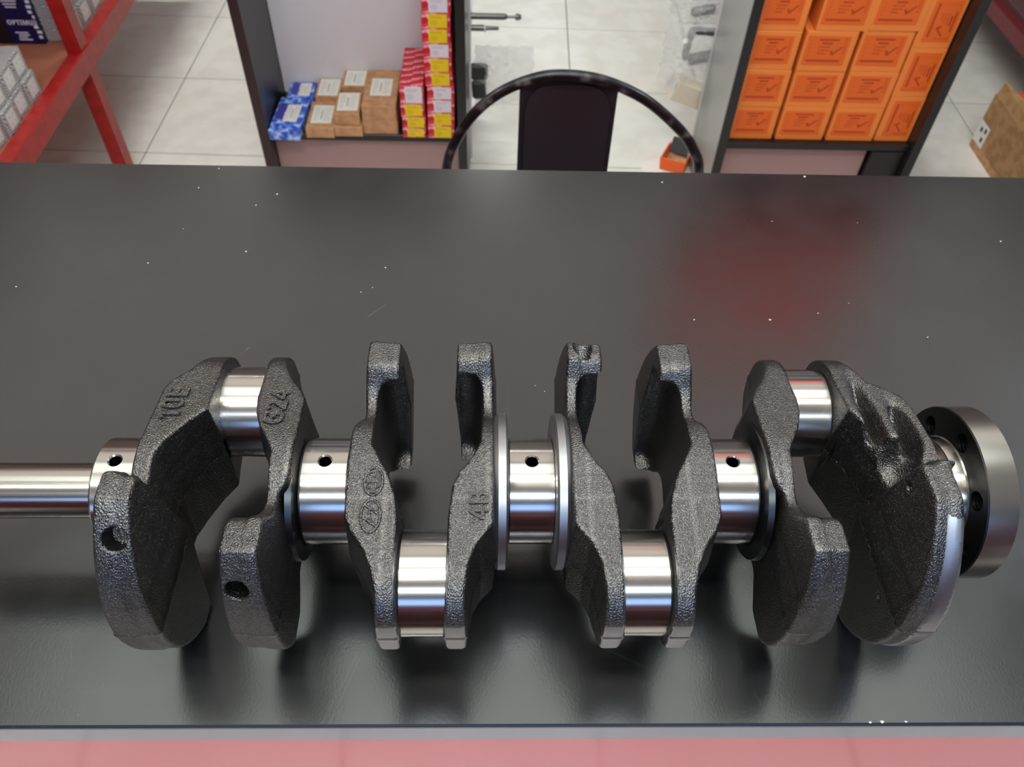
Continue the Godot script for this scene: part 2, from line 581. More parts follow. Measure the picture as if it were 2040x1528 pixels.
func smax(a: float, b: float, k: float) -> float:
	var h := maxf(k - absf(a - b), 0.0)
	return maxf(a, b) + h * h / (4.0 * k)


func smin(a: float, b: float, k: float) -> float:
	return -smax(-a, -b, k)


func capsule2(u: float, v: float, r1: float, u2: float, r2: float) -> float:
	# signed distance to the hull of a circle r1 at the origin and a circle r2 at u2
	var b := (r1 - r2) / u2
	var a := sqrt(1.0 - b * b)
	v = absf(v)
	var k := -b * v + a * u
	k = u * a - v * b
	if k < 0.0: return Vector2(u, v).length() - r1
	if k > a * u2: return Vector2(u - u2, v).length() - r2
	return u * b + v * a - r1


const HUB_R := 32.0
const BOSS_R := 24.5
const THROW := 41.7


func hull_top(u: float) -> float:
	var b := (HUB_R - BOSS_R) / THROW
	return (HUB_R - b * u) / sqrt(1.0 - b * b)


func web_mesh(kind: String, pin_x: float, dirw: float, pins: float, drills: Array) -> ArrayMesh:
	var body: PackedVector2Array
	var cw := Vector2(3.0, 16.5)
	var corner := Vector2(-36, 37.5)    # where the top of the counterweight's fan begins
	var apex := -11.0                   # where the fan's shoulder crosses the middle plane
	var fan_v := 38.0
	if kind == "middle":
		body = PackedVector2Array([Vector2(0.5, 70), Vector2(6, 70), Vector2(7, 55), Vector2(9.3, 47), Vector2(12.3, 40.5), Vector2(17.5, 33.5), Vector2(20, 28), Vector2(20.7, 10), Vector2(20.7, -10), Vector2(19.5, -14.5), Vector2(16.8, -18), Vector2(16.5, -66), Vector2(11.8, -66), Vector2(11.8, -2), Vector2(9, 4), Vector2(4.8, 11.5), Vector2(1.8, 20), Vector2(0.5, 28)])
	elif kind == "centre":
		body = PackedVector2Array([Vector2(0, 70), Vector2(5.2, 70), Vector2(6.3, 55), Vector2(7.8, 45), Vector2(10.8, 38.5), Vector2(16.6, 31.5), Vector2(17, 20), Vector2(17, -20), Vector2(16.2, -35), Vector2(15.8, -66), Vector2(11.5, -66), Vector2(11.5, -3), Vector2(8, 5), Vector2(3.5, 10.5), Vector2(1.2, 16), Vector2(0, 28)])
		cw = Vector2(1.2, 15.8)
		corner = Vector2(-41, 37)
	else:
		cw = Vector2(5.4, 18.8)
		corner = Vector2(-25.5, 52)
		apex = -17.0
		fan_v = 51.0
		if kind == "front_end":
			body = PackedVector2Array([Vector2(-0.5, 70), Vector2(7, 70), Vector2(8.5, 57), Vector2(12.5, 46), Vector2(18.5, 39), Vector2(20, 34), Vector2(20, -8), Vector2(19, -16), Vector2(18.8, -66), Vector2(12.5, -66), Vector2(12.5, -4), Vector2(9.6, 3.7), Vector2(4, 13.7), Vector2(-1.5, 21), Vector2(-0.8, 30)])
		else:
			cw = Vector2(5.4, 16.6)
			corner = Vector2(-20, 52)
			apex = -10.0
			body = PackedVector2Array([Vector2(0, 70), Vector2(7, 70), Vector2(9, 55), Vector2(14, 40), Vector2(20, 36), Vector2(26, 30), Vector2(28, 19), Vector2(28, -8), Vector2(25, -16), Vector2(17, -24), Vector2(16.6, -66), Vector2(12.5, -66), Vector2(12.5, -8), Vector2(9, 2), Vector2(4, 14), Vector2(0, 22)])
	var plan_cw := PackedVector2Array([Vector2(cw.x, 20), Vector2(cw.y, 20), Vector2(cw.y, -70), Vector2(cw.x, -70)])
	var fan := PackedVector2Array([Vector2(-80, -fan_v), Vector2(corner.x, -fan_v), Vector2(corner.x + 5, -fan_v + 7), Vector2(apex + 2, -18), Vector2(apex + 2, 18), Vector2(corner.x + 5, fan_v - 7), Vector2(corner.x, fan_v), Vector2(-80, fan_v)])
	var c := 0.9
	var w0 := -3.5
	var u0 := -65.0
	var v0 := -fan_v - 2.0
	var nw := int(ceil((31.0 if kind == "rear_end" else 26.5) / c))
	var nu := int(ceil(133.0 / c))
	var nv := int(ceil(-2.0 * v0 / c)) + 1
	var pb := PackedFloat32Array(); pb.resize(nw * nu)
	var pc := PackedFloat32Array(); pc.resize(nw * nu)
	for iu in nu:
		for iw in nw:
			var p := Vector2(w0 + iw * c, u0 + iu * c)
			pb[iu * nw + iw] = poly_sdf(p, body)
			pc[iu * nw + iw] = poly_sdf(p, plan_cw)
	var field := PackedFloat32Array(); field.resize(nw * nu * nv)
	for iv in nv:
		var v := v0 + iv * c
		var draft := 0.05 * (absf(v) - 30.0)
		var flash := 0.42 * maxf(0.0, 1.0 - absf(v) / 1.1)
		for iu in nu:
			var u := u0 + iu * c
			var rr := sqrt(u * u + v * v)
			var f2 := smax(poly_sdf(Vector2(u, v), fan), rr - 62.0, 2.5)
			var ob := smin(capsule2(u, v, HUB_R, THROW, BOSS_R), f2, 6.0)
			ob = maxf(ob, rr - 64.6)
			var sh := (apex - u) - (apex - corner.x) * absf(v) / fan_v   # positive inside the fan
			var oc := smax(maxf(absf(v) - fan_v, rr - 62.0), -sh * 0.82, 3.0)
			if u > 0.0: oc = maxf(oc, u)
			var row := (iv * nu + iu) * nw
			var prow := iu * nw
			for iw in nw:
				var fb := smax(pb[prow + iw] + draft, ob, 1.7)
				var fc := smax(pc[prow + iw] + draft, oc, 1.8)
				field[row + iw] = smin(fb, fc, 3.0) - flash
	# drilled holes and scooped pockets
	if kind == "middle" or kind == "centre":
		drills = drills + [[Vector3(4.2, corner.x + 1.5, -2.0), Vector3(8.0, 9.5, 34.0), 1.4, "channel"]]
	for d in drills:
		var ctr: Vector3 = d[0]          # (w, u, v) of the mouth
		var dirv: Vector3 = d[1]         # into the metal, or the radii of a pocket
		var big: float = d[2]
		var lo := Vector3(ctr.x - 22, ctr.y - 30, ctr.z - 46)
		for iv in range(maxi(0, int((lo.z - v0) / c)), mini(nv, int((ctr.z + 46 - v0) / c))):
			for iu in range(maxi(0, int((lo.y - u0) / c)), mini(nu, int((ctr.y + 40 - u0) / c))):
				for iw in nw:
					var p := Vector3(w0 + iw * c, u0 + iu * c, v0 + iv * c) - ctr
					var i := (iv * nu + iu) * nw + iw
					if d[3] == "pocket":
						var q := (p / dirv).length()
						field[i] = smax(field[i], -(q - 1.0) * minf(dirv.x, minf(dirv.y, dirv.z)), big)
					elif d[3] == "channel":
						if p.y > -ctr.y - 3.0: continue
						var q := (Vector2(p.x / dirv.x, minf(p.y, 0.0) / dirv.y).length() - 1.0) * dirv.x
						field[i] = smax(field[i], -smax(q, absf(p.z) - dirv.z, 7.0), big)
					else:
						var along := p.dot(dirv)
						var hole := maxf((p - dirv * along).length() - big, absf(along) - float(d[4]))
						field[i] = maxf(field[i], -hole)
	# surface nets
	var cells := PackedInt32Array(); cells.resize(nw * nu * nv); cells.fill(-1)
	var verts := PackedVector3Array()
	var norms := PackedVector3Array()
	var pos := PackedVector3Array()
	var s1 := nw
	var s2 := nw * nu
	var off := [0, 1, s1, s1 + 1, s2, s2 + 1, s2 + s1, s2 + s1 + 1]
	var edges := [[0, 1], [2, 3], [4, 5], [6, 7], [0, 2], [1, 3], [4, 6], [5, 7], [0, 4], [1, 5], [2, 6], [3, 7]]
	var cor := []
	for k in 8: cor.append(Vector3(k & 1, (k >> 1) & 1, k >> 2))
	var f := PackedFloat32Array(); f.resize(8)
	for iv in nv - 1:
		for iu in nu - 1:
			var base := (iv * nu + iu) * nw
			for iw in nw - 1:
				var i := base + iw
				var f0 := field[i]
				if f0 > 2.5 or f0 < -2.5: continue
				var mask := 0
				for k in 8:
					f[k] = field[i + off[k]]
					if f[k] < 0.0: mask |= 1 << k
				if mask == 0 or mask == 255: continue
				var sum := Vector3.ZERO
				var cnt := 0
				for e in edges:
					var a: int = e[0]
					var b: int = e[1]
					if (f[a] < 0.0) != (f[b] < 0.0):
						sum += cor[a].lerp(cor[b], f[a] / (f[a] - f[b]))
						cnt += 1
				sum /= cnt
				cells[i] = verts.size()
				var q := Vector3(w0 + (iw + sum.x) * c, u0 + (iu + sum.y) * c, v0 + (iv + sum.z) * c)
				var g := Vector3((f[1] - f[0]) + (f[3] - f[2]) + (f[5] - f[4]) + (f[7] - f[6]), (f[2] - f[0]) + (f[3] - f[1]) + (f[6] - f[4]) + (f[7] - f[5]), (f[4] - f[0]) + (f[5] - f[1]) + (f[6] - f[2]) + (f[7] - f[3])).normalized()
				pos.append(q)
				verts.append(Vector3(pin_x + dirw * q.x, q.z, pins * q.y) * 0.001 if false else Vector3((pin_x + dirw * q.x) * 0.001, q.z * 0.001, pins * q.y * 0.001))
				norms.append(Vector3(dirw * g.x, g.z, pins * g.y))
	var rough := PackedInt32Array()
	var bright := PackedInt32Array()
	var steps := [1, s1, s2]
	for iv in range(1, nv - 1):
		for iu in range(1, nu - 1):
			var base := (iv * nu + iu) * nw
			for iw in range(1, nw - 1):
				var i := base + iw
				var f0 := field[i]
				if f0 > 2.5 or f0 < -2.5: continue
				for ax in 3:
					var j: int = i + steps[ax]
					if (f0 < 0.0) == (field[j] < 0.0): continue
					var b: int = steps[(ax + 1) % 3]
					var d: int = steps[(ax + 2) % 3]
					var q := [cells[i - b - d], cells[i - d], cells[i], cells[i - b]]
					if q.min() < 0: continue
					var n: Vector3 = norms[q[0]] + norms[q[1]] + norms[q[2]] + norms[q[3]]
					var cr := (verts[q[1]] - verts[q[0]]).cross(verts[q[2]] - verts[q[0]]) + (verts[q[2]] - verts[q[0]]).cross(verts[q[3]] - verts[q[0]])
					if cr.dot(n) > 0.0: q.reverse()
					var p: Vector3 = pos[q[0]]
					var r := Vector2(p.y, p.z).length()
					var shiny: bool = (p.y > 30.0 and r > 63.6 and p.z < 9.0) or (kind == "rear_end" and p.x > 10.4 and p.y < -20.0 and r > 61.2 and p.z < 47.0)
					var to := bright if shiny else rough
					to.append_array([q[0], q[1], q[2], q[0], q[2], q[3]])
					if shiny: bright = to
					else: rough = to
	var mesh := ArrayMesh.new()
	for e in [[rough, mats.forged_steel], [bright, mats.turned_steel]]:
		if e[0].is_empty(): continue
		var ar := []
		ar.resize(Mesh.ARRAY_MAX)
		# each surface keeps only its own vertices
		var remap := {}
		var vs := PackedVector3Array()
		var ns := PackedVector3Array()
		var ix := PackedInt32Array()
		for k in e[0]:
			if not remap.has(k):
				remap[k] = vs.size()
				vs.append(verts[k])
				ns.append(norms[k])
			ix.append(remap[k])
		ar[Mesh.ARRAY_VERTEX] = vs
		ar[Mesh.ARRAY_NORMAL] = ns
		ar[Mesh.ARRAY_INDEX] = ix
		mesh.add_surface_from_arrays(Mesh.PRIMITIVE_TRIANGLES, ar)
		mesh.surface_set_material(mesh.get_surface_count() - 1, e[1])
	return mesh


func text_mesh(s: String, high: float, deep: float, bold := true) -> TextMesh:
	var t := TextMesh.new()
	var f := SystemFont.new()
	f.font_names = PackedStringArray(["Droid Sans"])
	f.font_weight = 700 if bold else 400
	t.font = f
	t.text = s
	t.font_size = 64
	t.pixel_size = high / 46.0
	t.depth = deep
	t.curve_step = 4.0
	return t


func raised_text(web: Node3D, s: String, x: float, u: float, pins: float, high: float, stretch := 1.0) -> void:
	# letters standing proud of the web's upper edge, read from the viewer's side towards the back
	var o := part("raised_lettering", text_mesh(s, high, 0.0022), mats.forged_steel, web)
	place_on_web(o, x, u, pins, 0.0)
	o.scale.x = stretch


func place_on_web(o: Node3D, x: float, u: float, pins: float, lift: float) -> void:
	var b := (HUB_R - BOSS_R) / THROW
	var slope := asin(b)                       # the surface falls towards the pin
	var n := Vector3(0, cos(slope), pins * sin(slope))
	var tx := Vector3(0, 0, -1)
	tx = (tx - n * tx.dot(n)).normalized()
	o.transform = Transform3D(Basis(tx, n.cross(tx), n), Vector3(x, hull_top(u), pins * u) * 0.001 + n * lift)


func raised_emblem(web: Node3D, x: float, u: float, pins: float, a: float, b: float, letters: String) -> void:
	var st := new_st()
	var path := PackedVector3Array()
	for k in 41: path.append(Vector3(a * cos(TAU * k / 40), b * sin(TAU * k / 40), 0))
	add_tube(st, path, 0.0006, 8, false)
	if letters == "":
		# two leaning strokes joined by a bent bar
		var lean := 0.0018
		for s in [-1.0, 1.0]:
			add_tube(st, PackedVector3Array([Vector3(s * 0.0026 - lean, -b * 0.72, 0), Vector3(s * 0.0026 + lean, b * 0.72, 0)]), 0.0006, 8)
		add_tube(st, PackedVector3Array([Vector3(-0.0026, -0.0006, 0), Vector3(0.0, 0.0004, 0), Vector3(0.0026, 0.0006, 0)]), 0.0005, 8)
	var o := part("raised_emblem", st.commit(), mats.forged_steel, web)
	place_on_web(o, x, u, pins, 0.0)
	if letters != "":
		var t := part("raised_emblem", text_mesh(letters, b * 1.15, 0.0011), mats.forged_steel, web)
		place_on_web(t, x, u, pins, 0.0)


func crankshaft() -> void:
	var t := thing("crankshaft", "forged four-cylinder crankshaft with polished journals lying across the black counter", "crankshaft", CRANK_AT, CRANK_YAW)
	var R := 0.0219
	var RP := 0.0201
	# main journals
	for k in 5:
		var cx: float = [-0.1638, -0.0818, 0.0003, 0.0812, 0.1628][k]
		var x0: float = cx - 0.0088
		var x1: float = cx + 0.0088
		if k == 0: x0 = -0.1712
		if k == 4:
			x0 = 0.1588
			x1 = 0.1690
		var st := journal_with_hole(R, x0, x1, cx, 0.0024)
		var fil := [Vector2(0, R), Vector2(0.0002, R - 0.0004), Vector2(0.0007, R - 0.0004), Vector2(0.0012, R + 0.0002), Vector2(0.0016, R + 0.0016), Vector2(0.0018, 0.0285), Vector2(0.0042, 0.0290)]
		var sh := new_st()
		if k != 0 and k != 4: add_lathe(sh, fil.map(func(p): return Vector2(x0 - p.x, p.y)), 110)
		if k == 0:
			add_lathe(st, [Vector2(-0.1722, 0.002), Vector2(-0.1722, R - 0.0010), Vector2(-0.1712, R)], 110)
			add_lathe(sh, fil.map(func(p): return Vector2(x1 + p.x, p.y)), 110)
		elif k < 4:
			add_lathe(sh, fil.map(func(p): return Vector2(x1 + p.x, p.y)), 110)
		else:
			add_lathe(st, [Vector2(x1, R), Vector2(x1 + 0.0003, 0.0224), Vector2(x1 + 0.002, 0.0230), Vector2(x1 + 0.0044, 0.0232), Vector2(x1 + 0.0052, 0.0240)], 110)
		var j := part("main_journal", st.commit(), mats.ground_steel, t)
		if k < 4: part("journal_shoulder", sh.commit(), mats.flange_face, j)
		part("oil_hole", oil_hole(R, cx, 0.0024), mats.bore_dark, j)
	# crank pins
	for k in 4:
		var cx: float = [-0.1225, -0.0410, 0.0411, 0.1229][k]
		var z: float = [-1.0, 1.0, 1.0, -1.0][k] * THROW * 0.001
		var hw := 0.0088
		var st := new_st()
		add_lathe(st, [Vector2(-hw, RP - 0.0003), Vector2(-hw + 0.0003, RP), Vector2(hw - 0.0003, RP), Vector2(hw, RP - 0.0003)], 120)
		var pin := part("crank_pin", st.commit(), mats.ground_steel, t, Vector3(cx, 0, z))
		var sh := new_st()
		for s in [-1.0, 1.0]:
			var face: float = [[9.15, 9.85], [9.75, 8.97], [9.05, 9.85], [9.85, 9.55]][k][0 if s < 0.0 else 1] * 0.001
			add_lathe(sh, [Vector2(s * hw, RP - 0.0003), Vector2(s * (hw + 0.0001), RP - 0.0001), Vector2(s * face, 0.0212)], 120)
			var n := Vector3(s, 0, 0)
			for i in 120:
				var pts := []
				for e in [i, i + 1]:
					var d := Vector3(0, sin(TAU * e / 120.0), cos(TAU * e / 120.0))
					var lim := 0.0242
					while Vector2(d.y * lim, z + d.z * lim).length() > 0.0643: lim -= 0.0001
					pts.append(n * face + d * 0.0212)
					pts.append(n * face + d * lim)
					pts.append(n * (face + 0.0016) + d * lim)
				flat_quad(sh, pts[0], pts[1], pts[4], pts[3], n)
				flat_quad(sh, pts[1], pts[2], pts[5], pts[4], (pts[1] - n * face).normalized())
		part("pin_shoulder", sh.commit(), mats.flange_face, pin)
	# thrust collars either side of the centre journal
	for s in [-1.0, 1.0]:
		var prof := [Vector2(0.0094, 0.0215), Vector2(0.0094, 0.0316), Vector2(0.0102, 0.0325), Vector2(0.0132, 0.0325), Vector2(0.0140, 0.0318), Vector2(0.0150, 0.0310), Vector2(0.0160, 0.0285)]
		if s < 0: prof = prof.map(func(p): return Vector2(-p.x, p.y))
		part("thrust_collar", lathe(prof, 120), mats.turned_steel, t)
	# snout
	part("snout", lathe([Vector2(-0.262, 0.0), Vector2(-0.262, 0.0104), Vector2(-0.261, 0.0114), Vector2(-0.1722, 0.0114)], 96), mats.ground_steel, t)
	# webs: kind, x of the pin face, direction from pin to main journal, side of the pin, drillings
	var inward := Vector3(0, 0.745, -0.667)
	var webs := [
		["front_end", -132.3, -1.0, -1.0, [[Vector3(11.6, -46.2, 41.3), Vector3(0, 0.745, -0.667), 4.2, "drill", 8.0]]],
		["middle", -113.0, 1.0, -1.0, [[Vector3(8.6, -56.9, 24.6), Vector3(0, 0.918, -0.397), 4.2, "drill", 12.0]]],
		["middle", -50.4, -1.0, 1.0, []],
		["centre", -31.9, 1.0, 1.0, []],
		["centre", 31.9, -1.0, 1.0, [[Vector3(9.6, -48.6, 38.6), Vector3(0, 0.78, -0.62), 3.9, "drill", 7.0]]],
		["middle", 50.6, 1.0, 1.0, []],
		["middle", 113.4, -1.0, -1.0, []],
		["rear_end", 132.6, 1.0, -1.0, [
			[Vector3(8.2, 22, 38), Vector3(3.8, 27, 19), 2.5, "pocket"], [Vector3(19.6, 12, 39), Vector3(4.6, 18, 20), 2.0, "pocket"], [Vector3(12.4, -5, 29), Vector3(6.6, 10, 13), 2.5, "pocket"],
			[Vector3(5.4, -23.4, 38.5), Vector3(1, 0, 0), 1.6, "drill", 4.0], [Vector3(5.4, -45.4, -6.3), Vector3(1, 0, 0), 1.6, "drill", 4.0]]],
	]
	var shared := {}
	for k in webs.size():
		var w: Array = webs[k]
		var o := part("counterweight_web", web_mesh(w[0], w[1], w[2], w[3], w[4]), null, t)
		if k == 0: raised_text(o, "10E", -144.8, 23.0, -1.0, 0.0088)
		if k == 1: raised_text(o, "G24", -102.8, 21.0, -1.0, 0.0082, 1.05)
		if k == 3: raised_text(o, "4B", -20.6, 24.5, 1.0, 0.0076, 0.95)
		if k == 2:
			raised_emblem(o, -60.6, 28.5, 1.0, 0.0063, 0.0036, "")
			raised_emblem(o, -60.4, 15.0, 1.0, 0.0056, 0.0034, "KIA")
	# flywheel flange with threaded bolt holes, cut as solids
	var fl := CSGCombiner3D.new()
	fl.name = "flywheel_flange"
	t.add_child(fl, true)
	var disc := CSGCylinder3D.new()
	disc.name = "disc"
	disc.radius = 0.0362
	disc.height = 0.0116
	disc.sides = 160
	disc.rotation = Vector3(0, 0, -PI / 2)
	disc.position = Vector3(0.1802, 0, 0)
	disc.material = mats.ground_steel
	fl.add_child(disc, true)
	var face := CSGCylinder3D.new()
	face.name = "face"
	face.radius = 0.0358
	face.height = 0.0010
	face.sides = 160
	face.rotation = Vector3(0, 0, -PI / 2)
	face.position = Vector3(0.1744, 0, 0)
	face.material = mats.flange_face
	fl.add_child(face, true)
	for k in 7:
		var a: float = deg_to_rad([2.0, 49.0, 99.5, 150.0, 204.0, 256.0, 308.0][k])
		for e in ([[0.0040, 0.030]] if k > 3 else [[0.0040, 0.030], [0.0045, 0.0006], [0.0045, 0.0006], [0.0045, 0.0006], [0.0045, 0.0006]]):
			var h := CSGCylinder3D.new()
			h.name = "bolt_hole"
			h.operation = CSGShape3D.OPERATION_SUBTRACTION
			h.radius = e[0]
			h.height = e[1]
			h.sides = 28
			h.rotation = Vector3(0, 0, -PI / 2)
			h.position = Vector3(0.180 if e[1] > 0.01 else 0.1752 + 0.0014 * fl.get_meta("cut", 0), 0.0284 * sin(a), 0.0284 * cos(a))
			if e[1] < 0.01: fl.set_meta("cut", (fl.get_meta("cut", 0) + 1) % 4)
			h.material = mats.flange_face
			fl.add_child(h, true)
	fl.remove_meta("cut")
	part("flange_face", lathe([Vector2(0.17395, 0.0244), Vector2(0.17395, 0.0243), Vector2(0.1739, 0.0242)], 96), mats.flange_face, t)


# =========================================================================== counter
func counter() -> void:
	var x0 := -1.02
	var x1 := 1.30
	var zb := -0.2655
	var zf := 0.115
	var cx := (x0 + x1) / 2
	var t := thing("shop_counter", "black topped shop counter with grey edge band and glossy red front under the crankshaft", "counter", Vector3(cx, FLOOR_Y, (zb + zf) / 2))
	var w := x1 - x0
	var d := zf - zb
	var h := -FLOOR_Y
	part("counter_top", box(Vector3(w, 0.0034, d), 0.0010, 1.8), mats.counter_top, t, Vector3(0, h - 0.0017, 0))
	part("edge_band", box(Vector3(w - 0.001, 0.0148, d - 0.0010), 0.0002), mats.edge_band, t, Vector3(0, h - 0.0034 - 0.0074, 0))
	part("front_panel", box(Vector3(w - 0.001, h - 0.0182 - 0.08, 0.018), 0.0003), mats.red_laminate, t, Vector3(0, 0.08 + (h - 0.0982) / 2, d / 2 - 0.0100))
	for s in [-1.0, 1.0]:
		part("side_panel", box(Vector3(0.018, h - 0.0188, d - 0.022), 0.001), mats.black_board, t, Vector3(s * (w / 2 - 0.012), (h - 0.0188) / 2, -0.011))
	part("kick_board", box(Vector3(w - 0.05, 0.08, 0.018), 0.001), mats.black_board, t, Vector3(0, 0.04, d / 2 - 0.05))
	part("rear_panel", box(Vector3(w - 0.05, 0.50, 0.016), 0.001), mats.red_laminate, t, Vector3(0, 0.68, -d / 2 + 0.03))
	part("inner_shelf", box(Vector3(w - 0.05, 0.018, d - 0.05), 0.001), mats.black_board, t, Vector3(0, 0.45, -0.01))


func grit() -> void:
	var rng := RandomNumberGenerator.new()
	rng.seed = 5
	var st := new_st()
	var spots := [[-0.1897, -0.2608, 8], [-0.1984, -0.2387, 7], [-0.1446, -0.2328, 11], [-0.1564, -0.2205, 8], [-0.1538, -0.1739, 10], [-0.0653, -0.1604, 8], [-0.2113, -0.1619, 7], [-0.198, -0.1951, 5], [-0.283, -0.1395, 8], [-0.078, -0.1381, 6], [-0.0715, -0.1422, 5], [0.1195, -0.2528, 11], [0.2225, -0.2619, 14], [0.3363, -0.1934, 10], [0.1664, -0.1183, 11], [0.1209, -0.1177, 9], [0.1969, -0.1243, 8], [0.188, -0.2111, 6], [0.2457, -0.2108, 6], [0.257, -0.1052, 7], [0.218, -0.1332, 5], [0.1573, 0.1138, 10], [0.1623, 0.1136, 14], [0.1723, 0.1136, 10], [0.03, -0.0614, 5], [0.0249, -0.0656, 5]]
	for s in spots:
		var r: float = s[2] * 0.00006
		var ctr := Vector3(s[0], r * 0.45, s[1])
		var ring := []
		var n := 7
		for k in n:
			var a := TAU * k / n
			ring.append(ctr + Vector3(cos(a) * r * rng.randf_range(0.7, 1.3), -r * 0.45, sin(a) * r * rng.randf_range(0.5, 1.0)))
		var top := ctr + Vector3(0, r * 0.6, 0)
		for k in n:
			var p := [top, ring[k], ring[(k + 1) % n]]
			var nn: Vector3 = ((ring[k] + ring[(k + 1) % n]) / 2 - ctr + Vector3(0, r, 0)).normalized()
			tri(st, p, [nn, nn, nn], [Vector2.ZERO, Vector2.ZERO, Vector2.ZERO])
	var o := part("dust_specks", st.commit(), mats.grit_white, self)
	tag(o, "scattered tiny white specks of dust and chips on the black counter top", "dust", "", "stuff")


# =========================================================================== room
func wall(called: String, at: Vector3, size: Vector3, m: Material) -> MeshInstance3D:
	var o := part(called, box(size, 0.002), m, self, at)
	o.set_meta("kind", "structure")
	return o


func room() -> void:
	var h := 2.95
	var y := FLOOR_Y + h / 2
	wall("wall_left", Vector3(-3.3, y, -0.6), Vector3(0.12, h, 7.6), mats.white_wall)
	wall("wall_right", Vector3(3.5, y, -0.6), Vector3(0.12, h, 7.6), mats.white_wall)
	wall("wall_back", Vector3(0.1, y, -4.4), Vector3(6.92, h, 0.12), mats.white_wall)
	wall("ceiling", Vector3(0.1, FLOOR_Y + h + 0.06, -0.6), Vector3(6.92, 0.12, 7.72), mats.ceiling_white)
	# shop front behind the viewer: red below, a band of daylight above
	var z := 3.2
	wall("wall_front", Vector3(0.1, (FLOOR_Y + 0.86) / 2, z), Vector3(6.92, 0.86 - FLOOR_Y, 0.12), mats.red_wall)
	wall("wall_front_upper", Vector3(0.1, (1.72 + FLOOR_Y + h) / 2, z), Vector3(6.92, FLOOR_Y + h - 1.72, 0.12), mats.white_wall)
	wall("wall_front_left", Vector3(-2.65, 1.29, z), Vector3(1.42, 0.86, 0.12), mats.white_wall)
	wall("wall_front_right", Vector3(2.85, 1.29, z), Vector3(1.42, 0.86, 0.12), mats.white_wall)
	var ws := wall("window_1", Vector3(0.1, 0.87, z - 0.04), Vector3(4.2, 0.03, 0.16), mats.white_board)
	for k in 3: part("window_frame", box(Vector3(0.04, 0.84, 0.06), 0.003), mats.white_board, ws, Vector3(-1.4 + 1.4 * k, 0.435, 0.03))
	for k in 2:
		var sh := part("wall_shelf", box(Vector3(2.6, 0.03, 0.26), 0.004), mats.white_board, self, Vector3(0.95, [0.20, -0.32][k], z - 0.19))
		tag(sh, ["white wall shelf on the red shop front, upper of the two", "white wall shelf on the red shop front, lower of the two"][k], "shelf")


func floor_tiles() -> void:
	var slab := wall("floor", Vector3(0.1, FLOOR_Y - 0.06, -0.6), Vector3(6.92, 0.117, 7.72), mats.grout)
	var yaw := -0.02721
	var o := Vector3(0.2458, FLOOR_Y, -2.1175)
	var basis_ := Basis(Vector3.UP, yaw)
	var one := box(Vector3(0.397, 0.006, 0.397), 0.0012)
	var far := new_st()
	for i in range(-9, 9):
		for k in range(-6, 14):
			var p: Vector3 = o + basis_ * Vector3((i + 0.5) * 0.4, -0.003, (k + 0.5) * 0.4)
			if absf(p.x - 0.1) > 3.18 or p.z < -4.1 or p.z > 2.9: continue
			if i >= -5 and i <= 5 and k >= -3 and k <= 3:
				part("floor_tile", one, mats.floor_tile, slab, p - slab.position, Vector3(0, yaw, 0))
			else:
				far.append_from(one, 0, Transform3D(basis_, p - slab.position))
	var rest := part("floor_tile", far.commit(), mats.floor_tile, slab)
	rest.set_meta("kind", "stuff")


func ceiling_light(at: Vector3, size: Vector2, energy: float, label: String, tint := Color(1.0, 0.99, 0.965)) -> void:
	var t := thing("ceiling_light", label, "ceiling light", at)
	part("housing", box(Vector3(size.x + 0.04, 0.06, size.y + 0.04), 0.006), mats.lamp_body, t, Vector3(0, 0.045, 0))
	# the diffuser glows as brightly as the light it sends down asks for
	var gm: StandardMaterial3D = mats.lamp_glow.duplicate()
	gm.emission = tint
	gm.emission_energy_multiplier = clampf(energy / (size.x * size.y) * 0.55, 0.4, 10.0)
	part("diffuser", box(Vector3(size.x, 0.03, size.y), 0.006), gm, t)
	var l := AreaLight3D.new()
	l.name = "lamp"
	l.area_size = size
	l.light_color = tint
	l.light_energy = energy
	l.area_normalize_energy = true
	l.position = Vector3(0, -0.02, 0)
	l.rotation = Vector3(-PI / 2, 0, 0)
	l.shadow_enabled = true
	l.area_range = 12.0
	t.add_child(l, true)


